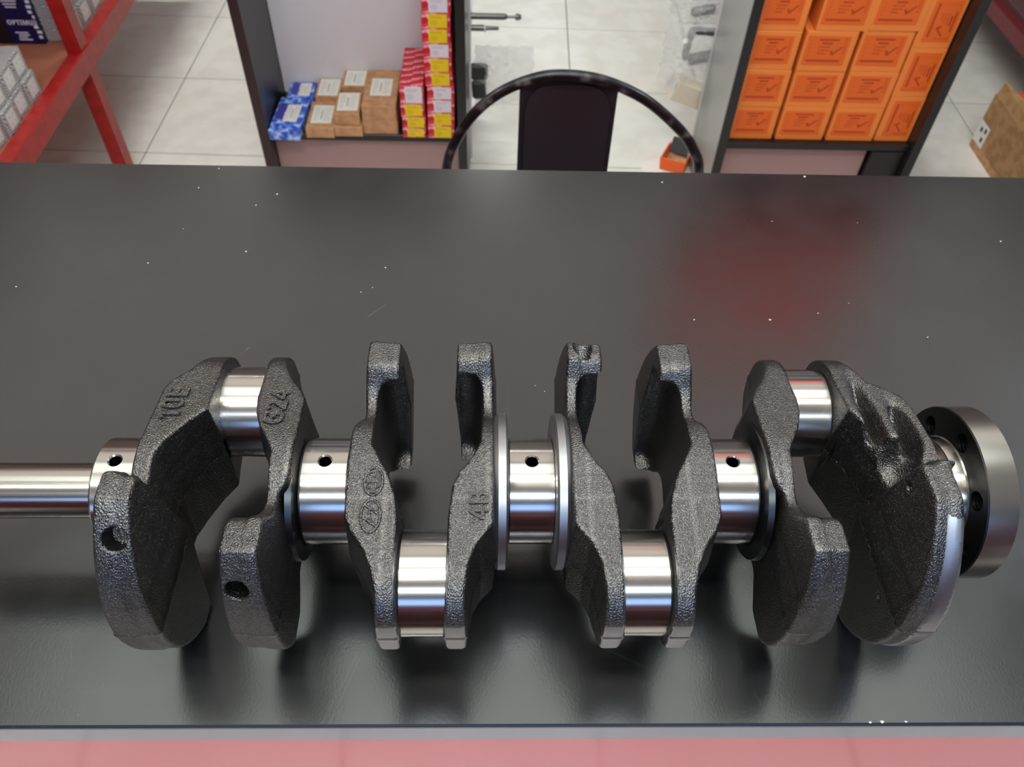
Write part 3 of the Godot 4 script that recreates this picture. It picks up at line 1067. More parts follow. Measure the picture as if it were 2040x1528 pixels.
# =========================================================================== display units
func display_units() -> void:
	var zf := -1.515
	var zb := -1.745
	var d := zf - zb
	var hgt := 2.02
	for k in 2:
		var x0: float = [-0.562, 0.5575][k]
		var x1: float = [-0.060, 1.0660][k]
		var w := x1 - x0
		var t := thing("display_unit", ["black display unit with white back holding small parts boxes, left of the chair", "black display unit packed with orange cartons, right of the chair"][k], "shelf unit", Vector3((x0 + x1) / 2, FLOOR_Y, (zf + zb) / 2))
		for s in [-1.0, 1.0]:
			var sp := part("side_panel", box(Vector3(0.022, hgt, d), 0.0012), mats.black_board, t, Vector3(s * (w / 2 - 0.011), hgt / 2, 0))
			if s < 0 and k == 0:
				part("front_edging", box(Vector3(0.022, hgt, 0.001), 0.0003), mats.maroon_edge, sp, Vector3(0, 0, d / 2 + 0.0005))
			if s < 0 and k == 1:
				part("outer_facing", box(Vector3(0.0015, hgt, d - 0.004), 0.0004), mats.grey_board, sp, Vector3(-0.0118, 0, -0.002))
				part("rear_edging", box(Vector3(0.004, hgt, 0.012), 0.0006), mats.white_board, sp, Vector3(-0.0120, 0, -d / 2 - 0.0065))
			if s > 0 and k == 0:
				part("rear_edging", box(Vector3(0.014, hgt, 0.010), 0.0006), mats.white_board, sp, Vector3(0.010, 0, -d / 2 - 0.0055))
		part("back_panel", box(Vector3(w - 0.046, hgt - 0.02, 0.008), 0.0006), mats.white_board, t, Vector3(0, hgt / 2, -d / 2 + 0.004))
		for sy in [0.2, 1.05, 1.5]:
			var sd: float = d - (0.030 if k == 0 else 0.022)
			var sh := part("shelf", box(Vector3(w - 0.046, 0.017, sd), 0.001), mats.black_board, t, Vector3(0, sy - 0.0085, -d / 2 + sd / 2))
			if sy < 0.5: sh.set_meta("label", "bottom shelf with dark front edge")
		part("top_panel", box(Vector3(w - 0.046, 0.020, d - 0.002), 0.001), mats.black_board, t, Vector3(0, hgt - 0.012, 0))
		part("kick_panel", box(Vector3(w - 0.046 if k == 0 else w - 0.135, 0.181, 0.012), 0.0006), mats.kick_white, t, Vector3(0.0 if k == 0 else -0.0445, 0.0905, d / 2 - 0.05))
		if k == 1:
			part("corner_foot", box(Vector3(0.082, 0.178, 0.05), 0.001), mats.black_board, t, Vector3(w / 2 - 0.022 - 0.043, 0.089, d / 2 - 0.05))
	# a lit red sign box on top of the right unit, above the frame; the counter top mirrors it
	var sg := thing("lit_sign", "plain red lit sign box on top of the right display unit", "sign", Vector3(0.82, FLOOR_Y + 2.0205, -1.62))
	part("sign_case", box(Vector3(0.56, 0.60, 0.10), 0.004), mats.black_board, sg, Vector3(0, 0.30, 0))
	part("sign_panel", box(Vector3(0.52, 0.42, 0.006), 0.001), mats.sign_red, sg, Vector3(0, 0.34, 0.053))
	var l := AreaLight3D.new()
	l.name = "lamp"
	l.area_size = Vector2(0.52, 0.42)
	l.light_color = Color(1.0, 0.45, 0.40)
	l.light_energy = 0.03
	l.position = Vector3(0, 0.34, 0.060)
	l.rotation = Vector3(0, PI, 0)
	l.shadow_enabled = true
	l.area_range = 12.0
	sg.add_child(l, true)


func rk(v: Vector3) -> Vector3:
	# the left rack was first surveyed a little too far away: draws it in towards the counter
	return Vector3(0, 0.3412, 0.2225).lerp(v, 0.866)


func racks() -> void:
	# left rack, red slotted angle
	var t := thing("metal_rack", "bright red metal rack with boxes on its low shelf, left of the aisle", "rack", rk(Vector3(-1.4, 0, -1.9)) * Vector3(1, 0, 1) + Vector3(0, FLOOR_Y, 0))
	var sy := rk(Vector3(0, -0.798, 0)).y - FLOOR_Y
	for z in [-3.2, -1.90, -0.4]:
		for x in [-1.150, -1.72]:
			var s := 1.0 if x > -1.5 else -1.0
			var at := rk(Vector3(x + 0.018 * s, 0, z)) - t.position
			var p := part("post", box(Vector3(0.032, 2.1, 0.003), 0.0006), mats.red_paint, t, Vector3(at.x, 1.05, at.z))
			part("post_flange", box(Vector3(0.003, 2.1, 0.040), 0.0006), mats.red_paint, p, Vector3(0.0175 * s, 0, -0.0200))
	for y in [sy, sy + 0.62, sy + 1.15]:
		for x in [-1.112, -1.758]:
			var s := 1.0 if x > -1.5 else -1.0
			var at := rk(Vector3(x + 0.005 * s, 0, -1.95)) - t.position
			var r := part("rail", box(Vector3(0.003, 0.050, 2.5), 0.0008), mats.red_paint, t, Vector3(at.x, y - 0.019, at.z))
			part("rail_flange", box(Vector3(0.030, 0.003, 2.5), 0.0008), mats.red_paint, r, Vector3(-0.0165 * s, 0.0235, 0))
		part("shelf_board", box(Vector3(0.510, 0.010, 2.2), 0.001), mats.raw_board, t, Vector3(rk(Vector3(-1.438, 0, 0)).x - t.position.x, y - 0.005, -0.04))
	# right rack, maroon
	var q := thing("metal_rack", "dark maroon metal rack beyond the carton at the right edge", "rack", Vector3(1.9, FLOOR_Y, -2.3))
	for z in [-3.3, -1.05]:
		for x in [1.60, 2.20]:
			var p := part("post", box(Vector3(0.036, 2.1, 0.003), 0.0006), mats.maroon_paint, q, Vector3(x - 1.9, 1.05, z + 2.3))
			part("post_flange", box(Vector3(0.003, 2.1, 0.045), 0.0006), mats.maroon_paint, p, Vector3(-0.0195 if x < 1.9 else 0.0195, 0, -0.0225))
	for y in [-0.783, -0.15, 0.45]:
		for x in [1.552, 2.248]:
			var s := -1.0 if x < 1.9 else 1.0
			var r := part("rail", box(Vector3(0.003, 0.040, 2.4), 0.0008), mats.maroon_paint, q, Vector3(x - 1.9, y - FLOOR_Y - 0.018, 0.1))
			part("rail_flange", box(Vector3(0.036, 0.003, 2.4), 0.0008), mats.maroon_paint, r, Vector3(-0.0195 * s, 0.0185, 0))
		part("shelf_board", box(Vector3(0.62, 0.012, 2.3), 0.001), mats.purple_board, q, Vector3(0, y - FLOOR_Y + 0.0078, 0.1))


# =========================================================================== chair
func bench() -> void:
	# the waiting bench before the counter, behind the photographer's feet; the polished journals mirror it
	var t := thing("bench", "low dark maroon padded bench on the floor before the counter", "bench", Vector3(0.1, FLOOR_Y, 1.25), PI)
	part("seat", box(Vector3(2.0, 0.10, 0.46), 0.02), mats.maroon_cloth, t, Vector3(0, 0.42, 0.0))
	part("backrest", box(Vector3(2.0, 0.46, 0.09), 0.02), mats.maroon_cloth, t, Vector3(0, 0.72, -0.20), Vector3(-0.12, 0, 0))
	part("plinth", box(Vector3(1.9, 0.30, 0.38), 0.004), mats.maroon_cloth, t, Vector3(0, 0.22, 0.0))
	for x in [-0.85, 0.85]:
		for z in [-0.14, 0.14]:
			part("leg", lathe([Vector2(0, 0), Vector2(0, 0.022), Vector2(0.072, 0.026), Vector2(0.072, 0)], 20), mats.black_board, t, Vector3(x, 0, z), Vector3(0, 0, PI / 2))


func chair() -> void:
	var z := -0.80
	var at := Vector3(0.1045, FLOOR_Y, z + 0.18)
	var t := thing("chair", "black metal chair with worn hoop back standing behind the counter", "chair", at)
	var pts := PackedVector3Array()
	var hoop := [[-0.076, -1.0], [-0.074, -0.75], [-0.072, -0.55], [-0.071, -0.45], [-0.065, -0.369], [-0.049, -0.322], [-0.021, -0.279], [0.017, -0.247], [0.064, -0.227], [0.101, -0.2235], [0.14, -0.228], [0.179, -0.241], [0.221, -0.264], [0.268, -0.304], [0.292, -0.334], [0.308, -0.369], [0.317, -0.45], [0.319, -0.55], [0.321, -0.75], [0.323, -1.0]]
	for e in hoop: pts.append(Vector3(e[0] - at.x, e[1] - FLOOR_Y, z - at.z))
	var st := new_st()
	add_tube(st, smooth_path(pts, 6), 0.0075, 18)
	part("hoop_back", st.commit(), mats.worn_tube, t)
	# back plate with folded edges and a raised inner panel
	var plate := func(x0: float, x1: float, ytop: float, ybot: float, rad: float, zz: float, thick: float, shrink: float) -> ArrayMesh:
		var s := new_st()
		var cols := 26
		var outline := []
		for k in cols + 1:
			var fx := float(k) / cols
			var x := lerpf(x0, x1, fx)
			var edge := minf(x - x0, x1 - x)
			var top := ytop
			if edge < rad: top -= rad - sqrt(maxf(0.0, rad * rad - (rad - edge) ** 2))
			var bow := -0.010 * (1.0 - (2.0 * fx - 1.0) ** 2)
			outline.append([x, top, zz + bow])
		for k in cols:
			var a: Array = outline[k]
			var b: Array = outline[k + 1]
			var pa := Vector3(a[0], a[1], a[2])
			var pb := Vector3(b[0], b[1], b[2])
			var da := Vector3(a[0] + (0.003 if false else 0.0), ybot, a[2])
			var db := Vector3(b[0], ybot, b[2])
			var th := Vector3(0, 0, thick)
			flat_quad(s, pa + th, pb + th, db + th, da + th, Vector3(0, 0, 1))
			flat_quad(s, pa, pb, db, da, Vector3(0, 0, -1))
			flat_quad(s, pa, pb, pb + th, pa + th, Vector3(0, 1, 0.01))
			flat_quad(s, da, db, db + th, da + th, Vector3(0, -1, 0))
			if k == 0: flat_quad(s, pa, pa + th, da + th, da, Vector3(-1, 0, 0))
			if k == cols - 1: flat_quad(s, pb, pb + th, db + th, db, Vector3(1, 0, 0))
		return s.commit()
	var bp := part("back_plate", plate.call(-0.067, 0.067, 0.773, 0.43, 0.010, 0.0, 0.005, 0.0), mats.chair_black, t, Vector3(0, 0, z - at.z - 0.002))
	part("back_pad", plate.call(-0.059, 0.060, 0.762, 0.44, 0.034, 0.0, 0.0035, 0.0), mats.chair_black, bp, Vector3(0, 0, 0.0052))
	# seat and the legs that the counter hides
	var seat := lathe([Vector2(0.0, 0.0), Vector2(0.0, 0.165), Vector2(0.004, 0.178), Vector2(0.020, 0.178), Vector2(0.026, 0.165), Vector2(0.028, 0.0)], 48)
	part("seat", seat, mats.chair_black, t, Vector3(0, 0.435, 0.015), Vector3(0, 0, PI / 2))
	for s in [-1.0, 1.0]:
		var leg := new_st()
		add_tube(leg, PackedVector3Array([Vector3(s * 0.12, 0.436, 0.13), Vector3(s * 0.155, 0.0, 0.17)]), 0.0075, 14)
		part("leg", leg.commit(), mats.chair_black, t)
		var bar := new_st()
		add_tube(bar, PackedVector3Array([Vector3(s * 0.1985, 0.40, z - at.z), Vector3(s * 0.13, 0.43, 0.0)]), 0.006, 12)
		part("seat_bracket", bar.commit(), mats.chair_black, t)


# =========================================================================== boxes
func labelled_box(called: String, label: String, group: String, at: Vector3, size: Vector3, body: Material, faces: Array, turn := 0.0) -> Node3D:
	# «at» is the middle of the box's base; faces: [side, centre offset (2D), size (2D), material, quarter turns]
	var t := thing(called, label, "box", at, turn, group)
	part("carton_body", box(size, 0.0012), body, t, Vector3(0, size.y / 2, 0))
	for f in faces:
		var off: Vector2 = f[1]
		var sz: Vector2 = f[2]
		var m := QuadPlate.make(self, sz)
		var o: MeshInstance3D
		if f[0] == "front": o = part("label", m, f[3], t, Vector3(off.x, size.y / 2 + off.y, size.z / 2 + 0.0002))
		elif f[0] == "right": o = part("label", m, f[3], t, Vector3(size.x / 2 + 0.0002, size.y / 2 + off.y, -off.x), Vector3(0, PI / 2, 0))
		else: o = part("label", m, f[3], t, Vector3(off.x, size.y + 0.0002, -off.y), Vector3(-PI / 2, 0, 0))
		if f.size() > 4: o.rotate_object_local(Vector3.BACK, f[4] * PI / 2)
	return t


class QuadPlate:
	# a thin printed sheet facing +z, textured over its whole face
	static func make(owner_: Node3D, sz: Vector2) -> ArrayMesh:
		var st := SurfaceTool.new()
		st.begin(Mesh.PRIMITIVE_TRIANGLES)
		var h := sz / 2.0
		var t := 0.0003
		var n := Vector3(0, 0, 1)
		owner_.quad(st, [Vector3(-h.x, -h.y, t), Vector3(h.x, -h.y, t), Vector3(h.x, h.y, t), Vector3(-h.x, h.y, t)], [n, n, n, n], [Vector2(0, 1), Vector2(1, 1), Vector2(1, 0), Vector2(0, 0)])
		for e in [[Vector3(-h.x, -h.y, 0), Vector3(h.x, -h.y, 0), Vector3.DOWN], [Vector3(h.x, -h.y, 0), Vector3(h.x, h.y, 0), Vector3.RIGHT], [Vector3(h.x, h.y, 0), Vector3(-h.x, h.y, 0), Vector3.UP], [Vector3(-h.x, h.y, 0), Vector3(-h.x, -h.y, 0), Vector3.LEFT]]:
			var up := Vector3(0, 0, t)
			owner_.quad(st, [e[0], e[1], e[1] + up, e[0] + up], [e[2], e[2], e[2], e[2]], [Vector2.ZERO, Vector2.ZERO, Vector2.ZERO, Vector2.ZERO])
		return st.commit()


func left_unit_boxes() -> void:
	var y := -0.8016
	var g := "small parts boxes on the left unit's bottom shelf"
	var M := mats
	# two blue boxes
	var blue := [["top", Vector2(0.006, 0.004), Vector2(0.034, 0.075), M.barcode_label], ["top", Vector2(-0.023, 0.012), Vector2(0.020, 0.070), M.blue_panel]]
	labelled_box("blue_box", "blue patterned box with white label, front one at the shelf's left end", g, Vector3(-0.4985, y, -1.590), Vector3(0.074, 0.026, 0.150), M.blue_wrap, blue, -0.05)
	labelled_box("blue_box", "blue patterned box with white label, rear one against the white back panel", g, Vector3(-0.4845, y, -1.6995), Vector3(0.066, 0.030, 0.071), M.blue_wrap, [["top", Vector2(0.009, -0.002), Vector2(0.028, 0.060), M.barcode_label], ["top", Vector2(-0.017, 0.004), Vector2(0.018, 0.050), M.blue_panel]])
	# brown cartons
	var lab := func(dx: float, dz: float) -> Array: return [["top", Vector2(dx, dz), Vector2(0.050, 0.080), M.barcode_label]]
	labelled_box("brown_carton", "low brown carton with white top label, front left beside the blue box", g, Vector3(-0.4175, y, -1.589), Vector3(0.068, 0.026, 0.122), M.kraft, lab.call(0.0, 0.002))
	labelled_box("brown_carton", "brown carton with white top label, behind the front left brown one", g, Vector3(-0.4130, y, -1.6925), Vector3(0.062, 0.040, 0.085), M.kraft, [["top", Vector2(0.0, 0.0), Vector2(0.050, 0.078), M.barcode_label]])
	labelled_box("brown_carton", "flat brown carton without label, under another in front middle", g, Vector3(-0.3495, y, -1.592), Vector3(0.068, 0.025, 0.112), M.kraft, [])
	labelled_box("brown_carton", "brown carton with white top label, stacked on the flat front middle one", g, Vector3(-0.3515, y + 0.025, -1.594), Vector3(0.060, 0.031, 0.100), M.kraft, lab.call(0.0, 0.006), 0.03)
	labelled_box("brown_carton", "tall brown carton with white top label, rear middle against the back panel", g, Vector3(-0.3440, y, -1.6975), Vector3(0.062, 0.064, 0.078), M.kraft, [["top", Vector2(0.0, 0.0), Vector2(0.050, 0.072), M.barcode_label]])
	labelled_box("brown_carton", "large plain brown carton, lower of two beside the red boxes", g, Vector3(-0.2725, y, -1.635), Vector3(0.084, 0.038, 0.172), M.kraft, [])
	labelled_box("brown_carton", "large brown carton with white top label, upper of two beside the red boxes", g, Vector3(-0.2725, y + 0.0382, -1.635), Vector3(0.083, 0.037, 0.172), M.kraft, [["top", Vector2(0.0, 0.002), Vector2(0.051, 0.080), M.barcode_label]])
	# red boxes, two piles
	var rows := ["bottom", "second", "third", "fourth", "fifth", "sixth", "seventh", "eighth", "ninth", "tenth", "eleventh", "twelfth"]
	var ink_l := ["yellow_label", "yellow_label", "yellow_label", "white_label"]
	var tall_l := [0.0255, 0.0305, 0.034, 0.046]
	var yy := y
	for k in 4:
		labelled_box("red_box", "red box with %s end label, %s from the shelf in the short left pile" % [["yellow", "yellow", "yellow", "white"][k], rows[k]], "red boxes in the short pile", Vector3(-0.189 + [0.0, 0.001, -0.001, 0.0][k], yy, -1.627), Vector3(0.056, tall_l[k], 0.182), M.red_wrap, [["front", Vector2(0.003 + 0.001 * (k % 2), 0.001), Vector2(0.040, tall_l[k] - 0.004), M[ink_l[k]]]])
		yy += tall_l[k] + 0.0002
	var ink_r := ["yellow", "yellow", "white", "white", "yellow", "yellow", "white", "yellow", "yellow", "white", "yellow", "yellow"]
	yy = y
	for k in 12:
		var dx: float = [0.0, 0.001, 0.002, 0.003, 0.0, -0.001, 0.0, -0.002, -0.001, 0.001, 0.0, 0.001][k]
		labelled_box("red_box", "red box with %s end label, %s from the shelf in the tall pile" % [ink_r[k], rows[k]], "red boxes in the tall pile", Vector3(-0.1235 + dx, yy, -1.630), Vector3(0.064, 0.0342, 0.188), M.red_wrap, [["front", Vector2(0.004, 0.0), Vector2(0.041, 0.0305), M[ink_r[k] + "_label"]]])
		yy += 0.0344


func orange_boxes() -> void:
	var y := -0.8016
	var cols := ["left column beside the grey panel", "second column from the grey panel", "third column from the grey panel"]
	var rows := ["bottom row", "second row up", "third row up", "fourth row up", "fifth row up"]
	var xs := [[0.590, 0.699], [0.7065, 0.8265], [0.834, 0.953]]
	var hs := [[0.0895, 0.0945, 0.0925, 0.0925, 0.0925], [0.0895, 0.0935, 0.0955, 0.0925, 0.0925], [0.0895, 0.0935, 0.0985, 0.0925, 0.0925]]
	var shift := [[0.0, 0.0, -0.002, -0.002, 0.0], [0.0, 0.0, -0.001, 0.016, 0.002], [0.0, 0.001, 0.0, 0.006, 0.0]]
	for c in 3:
		var yy := y
		for r in 5:
			var w: float = xs[c][1] - xs[c][0]
			var h: float = hs[c][r]
			labelled_box("orange_carton", "orange carton with printed tick, %s, %s" % [rows[r], cols[c]], "orange cartons with upright print", Vector3((xs[c][0] + xs[c][1]) / 2 + shift[c][r], yy, -1.6455 + 0.001 * ((r * 2 + c) % 3)), Vector3(w - 0.0015, h - 0.0004, 0.180), mats.orange_card, [["front", Vector2(-0.004, 0.002), Vector2(w - 0.022, h - 0.026), mats.orange_print]])
			yy += h
	var yy := y
	for r in 4:
		var h: float = [0.1215, 0.1215, 0.1215, 0.1215][r]
		labelled_box("orange_carton", "orange carton standing on end with sideways print, %s at the right side panel" % ["bottom one", "second up", "third up", "fourth up"][r], "orange cartons with sideways print", Vector3([1.0005, 0.9995, 0.9990, 0.9985][r], yy, -1.645), Vector3(0.0850, h - 0.0004, 0.180), mats.orange_card, [["front", Vector2(0.003, 0.002), Vector2(h - 0.026, 0.064), mats.orange_print, -1]])
		yy += h


func rack_boxes() -> void:
	var k0 := 0.866
	var y := rk(Vector3(0, -0.798, 0)).y + 0.0004
	var M := mats
	var bays := ["nearest", "second", "third", "fourth", "farthest"]
	var size := Vector3(0.096, 0.060, 0.068) * k0
	for k in 5:
		var z := -1.395 - k * 0.0705
		for r in 2:
			var jut: float = [0.0, -0.004, 0.003, -0.002, 0.001][(k + r * 2) % 5]
			var p := rk(Vector3(-1.200 + jut - r * 0.004, 0, z))
			labelled_box("grey_box", "line-patterned grey box by the red rack's rail, %s row, %s from the viewer" % [["lower", "upper"][r], bays[k]], "line-patterned boxes before the red post", Vector3(p.x, y + r * (size.y + 0.0003), p.z), size, M.line_print, [["right", Vector2(0, 0), Vector2(0.045, 0.042), M.line_print_front]], [0.03, -0.04, 0.02, -0.02, 0.03][(k + r) % 5])
		var q := rk(Vector3(-1.314, 0, z + 0.004))
		for r in 2:
			labelled_box("grey_box", "line-patterned grey box in the rack's inner %s row, %s from the viewer" % [["lower", "upper"][r], bays[k]], "line-patterned boxes before the red post", Vector3(q.x, y + r * (size.y + 0.0003), q.z), size, M.line_print, [], 0.02 * r)
	var back := Vector3(0.096, 0.064, 0.074) * k0
	for k in 4:
		for r in 2:
			var p := rk(Vector3(-1.200 - 0.004 * r, 0, -2.006 - k * 0.080))
			labelled_box("grey_box", "line-patterned grey box behind the red post, %s row, %s from the post" % [["lower", "upper"][r], ["first", "second", "third", "fourth"][k]], "line-patterned boxes behind the red post", Vector3(p.x, y + r * (back.y + 0.0003), p.z), back, M.line_print, [["right", Vector2(0, 0), Vector2(0.050, 0.045), M.line_print_front]], 0.03 * ((k + r) % 3) - 0.03)
	# navy box with white lettering and torn white edge
	var np := rk(Vector3(-1.290, 0, -2.01))
	var nv := thing("navy_box", "dark navy box with white lettering beside the red post", "box", Vector3(np.x, y, np.z))
	part("carton_body", box(Vector3(0.111, 0.208, 0.102), 0.0012), M.navy_card, nv, Vector3(0, 0.104, 0))
	part("dark_face", box(Vector3(0.035, 0.205, 0.0008), 0.0002), M.black_card, nv, Vector3(-0.0372, 0.104, 0.0515))
	var zf := 0.0512
	part("lettering", text_mesh("OPTIMUS", 0.0112, 0.0006), M.white_ink, nv, Vector3(0.0205, 0.0520, zf))
	for k in 4: part("print_line", box(Vector3(0.030 - 0.005 * (k % 3), 0.0030, 0.0005), 0.0001), M.white_ink, nv, Vector3(0.010 + 0.004 * (k % 2), 0.028 - k * 0.0056, zf))
	for k in 3: part("print_line", box(Vector3(0.035 - 0.005 * k, 0.0030, 0.0005), 0.0001), M.white_ink, nv, Vector3(0.010, 0.102 - k * 0.007, zf))
	for k in 16: part("white_fleck", box(Vector3(0.0085 + 0.003 * sin(k * 1.3), 0.0072, 0.0006), 0.0001), M.white_ink, nv, Vector3(0.0510 + 0.002 * sin(k * 2.1), 0.018 + k * 0.0119, zf))


func film_bag(called: String, label: String, at: Vector3, size: Vector3, seed_: int, content: Callable) -> Node3D:
	# a crumpled clear bag hanging from its top edge, with what it holds as parts
	var t := thing(called, label, "bag", at)
	var n := FastNoiseLite.new()
	n.seed = seed_
	n.frequency = 9.0
	var st := new_st()
	var nu := 14
	var nv := 18
	for side in [-1.0, 1.0]:
		var grid := []
		for j in nv + 1:
			var row := []
			for i in nu + 1:
				var a := float(i) / nu
				var b := float(j) / nv
				var bulge := sin(PI * a) * sin(PI * minf(1.0, b * 0.9 + 0.06))
				var x := (a - 0.5) * size.x * (0.92 + 0.12 * n.get_noise_2d(b * 3.0, seed_))
				var y := -b * size.y + 0.006 * n.get_noise_2d(a * 4.0, 7.0)
				var z: float = side * (bulge * size.z * 0.5 + 0.010 * absf(n.get_noise_3d(a * 0.5, b * 0.5, side)) * sin(PI * a) + 0.0004)
				row.append(Vector3(x, y, z))
			grid.append(row)
		for j in nv:
			for i in nu:
				flat_quad(st, grid[j][i], grid[j][i + 1], grid[j + 1][i + 1], grid[j + 1][i], Vector3(0, 0, side))
	part("film", st.commit(), mats.clear_film, t)
	content.call(t)
	return t


func rear_goods() -> void:
	var M := mats
	# two low white shelves stand behind the display units; their goods stick out into the middle aisle
	for k in 2:
		var x0: float = [-0.55, 0.605][k]
		var x1: float = [-0.055, 1.06][k]
		var s := thing("rear_shelf", ["white shelf unit hidden behind the left display unit", "white shelf unit hidden behind the right display unit"][k], "shelf unit", Vector3((x0 + x1) / 2, FLOOR_Y, -1.90))
		for e in [-1.0, 1.0]:
			part("side_panel", box(Vector3(0.016, 0.70, 0.24), 0.001), M.white_board, s, Vector3(e * ((x1 - x0) / 2 - 0.09), 0.35, 0))
		for hy in [0.16, 0.34, 0.52]:
			part("shelf", box(Vector3(x1 - x0, 0.016, 0.24), 0.001), M.white_board, s, Vector3(0, hy - 0.008, 0))
	# steel rods lying on the left shelf with their ends sticking out
	var ysh := FLOOR_Y + 0.34
	var r1 := thing("steel_rod", "thick grey steel rod with hexagon end poking out past the left unit, upper one", "rod", Vector3(-0.03, ysh, -1.865))
	part("body", lathe([Vector2(-0.30, 0.0), Vector2(-0.30, 0.0080), Vector2(0.060, 0.0080), Vector2(0.066, 0.0062), Vector2(0.068, 0.0036), Vector2(0.092, 0.0036)], 24), M.rod_steel, r1, Vector3(0, 0.008, 0))
	part("end_nut", lathe([Vector2(0.088, 0.0036), Vector2(0.088, 0.0072), Vector2(0.091, 0.0080), Vector2(0.098, 0.0080), Vector2(0.101, 0.0060), Vector2(0.104, 0.0060), Vector2(0.104, 0.0)], 6), M.rod_steel, r1, Vector3(0, 0.008, 0))
	var r2 := thing("steel_rod", "thin grey stepped steel rod poking out past the left unit, lower one", "rod", Vector3(-0.03, ysh, -1.803))
	part("body", lathe([Vector2(-0.30, 0.0), Vector2(-0.30, 0.0075), Vector2(0.006, 0.0075), Vector2(0.018, 0.0050), Vector2(0.044, 0.0046), Vector2(0.0455, 0.0038), Vector2(0.0455, 0.0)], 24), M.rod_steel, r2, Vector3(0, 0.0075, 0))
	part("washer", lathe([Vector2(0.008, 0.006), Vector2(0.008, 0.0095), Vector2(0.012, 0.0095), Vector2(0.012, 0.006)], 24), M.white_card, r2, Vector3(0, 0.0075, 0))
	# dark brown upright packet
	var pk := thing("brown_packet", "dark brown packet with white round cap standing above the steel rods", "packet", Vector3(-0.040, FLOOR_Y + 0.52, -1.93))
	part("body", box(Vector3(0.036, 0.12, 0.02), 0.003), M.brown_part, pk, Vector3(0, 0.06, 0))
	part("cap", lathe([Vector2(0, 0), Vector2(0, 0.012), Vector2(0.010, 0.012), Vector2(0.012, 0.010), Vector2(0.012, 0)], 24), M.white_card, pk, Vector3(-0.004, 0.013, 0.0105), Vector3(0, -PI / 2, 0))
	# clear bag with dark grey part, left side of the aisle
	film_bag("clear_bag", "clear plastic bag with a dark grey part hanging below the steel rods", Vector3(0.030, ysh - 0.018, -1.763), Vector3(0.165, 0.165, 0.030), 3, func(t: Node3D):
		part("dark_part", box(Vector3(0.046, 0.042, 0.020), 0.006), M.dark_part, t, Vector3(-0.064, -0.070, 0))
		part("dark_part", box(Vector3(0.038, 0.050, 0.022), 0.006), M.dark_part, t, Vector3(-0.064, -0.120, 0), Vector3(0, 0, 0.06)))
	# bags and pale cartons beside the right unit
	film_bag("clear_bag", "clear plastic bag of black and grey parts beside the right unit, upper one", Vector3(0.515, -0.535, -1.835), Vector3(0.15, 0.115, 0.05), 8, func(t: Node3D):
		part("dark_part", box(Vector3(0.075, 0.020, 0.030), 0.005), M.dark_part, t, Vector3(0.022, -0.028, 0), Vector3(0, 0, -0.05))
		part("grey_part", box(Vector3(0.060, 0.022, 0.024), 0.006), M.rod_steel, t, Vector3(0.020, -0.078, 0), Vector3(0, 0, 0.2)))
	film_bag("clear_bag", "clear plastic bag of black frame parts beside the right unit, lower one", Vector3(0.512, -0.618, -1.775), Vector3(0.165, 0.150, 0.05), 21, func(t: Node3D):
		part("dark_part", box(Vector3(0.085, 0.012, 0.030), 0.004), M.dark_part, t, Vector3(0.030, -0.020, 0), Vector3(0, 0, -0.04))
		part("dark_part", box(Vector3(0.012, 0.075, 0.030), 0.004), M.dark_part, t, Vector3(-0.014, -0.055, 0), Vector3(0, 0, -0.10))
		part("dark_part", box(Vector3(0.075, 0.024, 0.030), 0.006), M.dark_part, t, Vector3(0.030, -0.088, 0), Vector3(0, 0, 0.22)))
	var cb := thing("cream_carton", "slim cream carton leaning out under the clear bags beside the right unit", "box", Vector3(0.520, -0.842, -1.80), 0.0)
	cb.rotation = Vector3(0, 0.15, -0.42)
	part("carton_body", box(Vector3(0.110, 0.052, 0.060), 0.002), M.cream_card, cb, Vector3(0, 0.026, 0))
	part("end_flap", box(Vector3(0.002, 0.048, 0.056), 0.0005), M.white_card, cb, Vector3(-0.0565, 0.024, 0), Vector3(0, 0, 0.25))


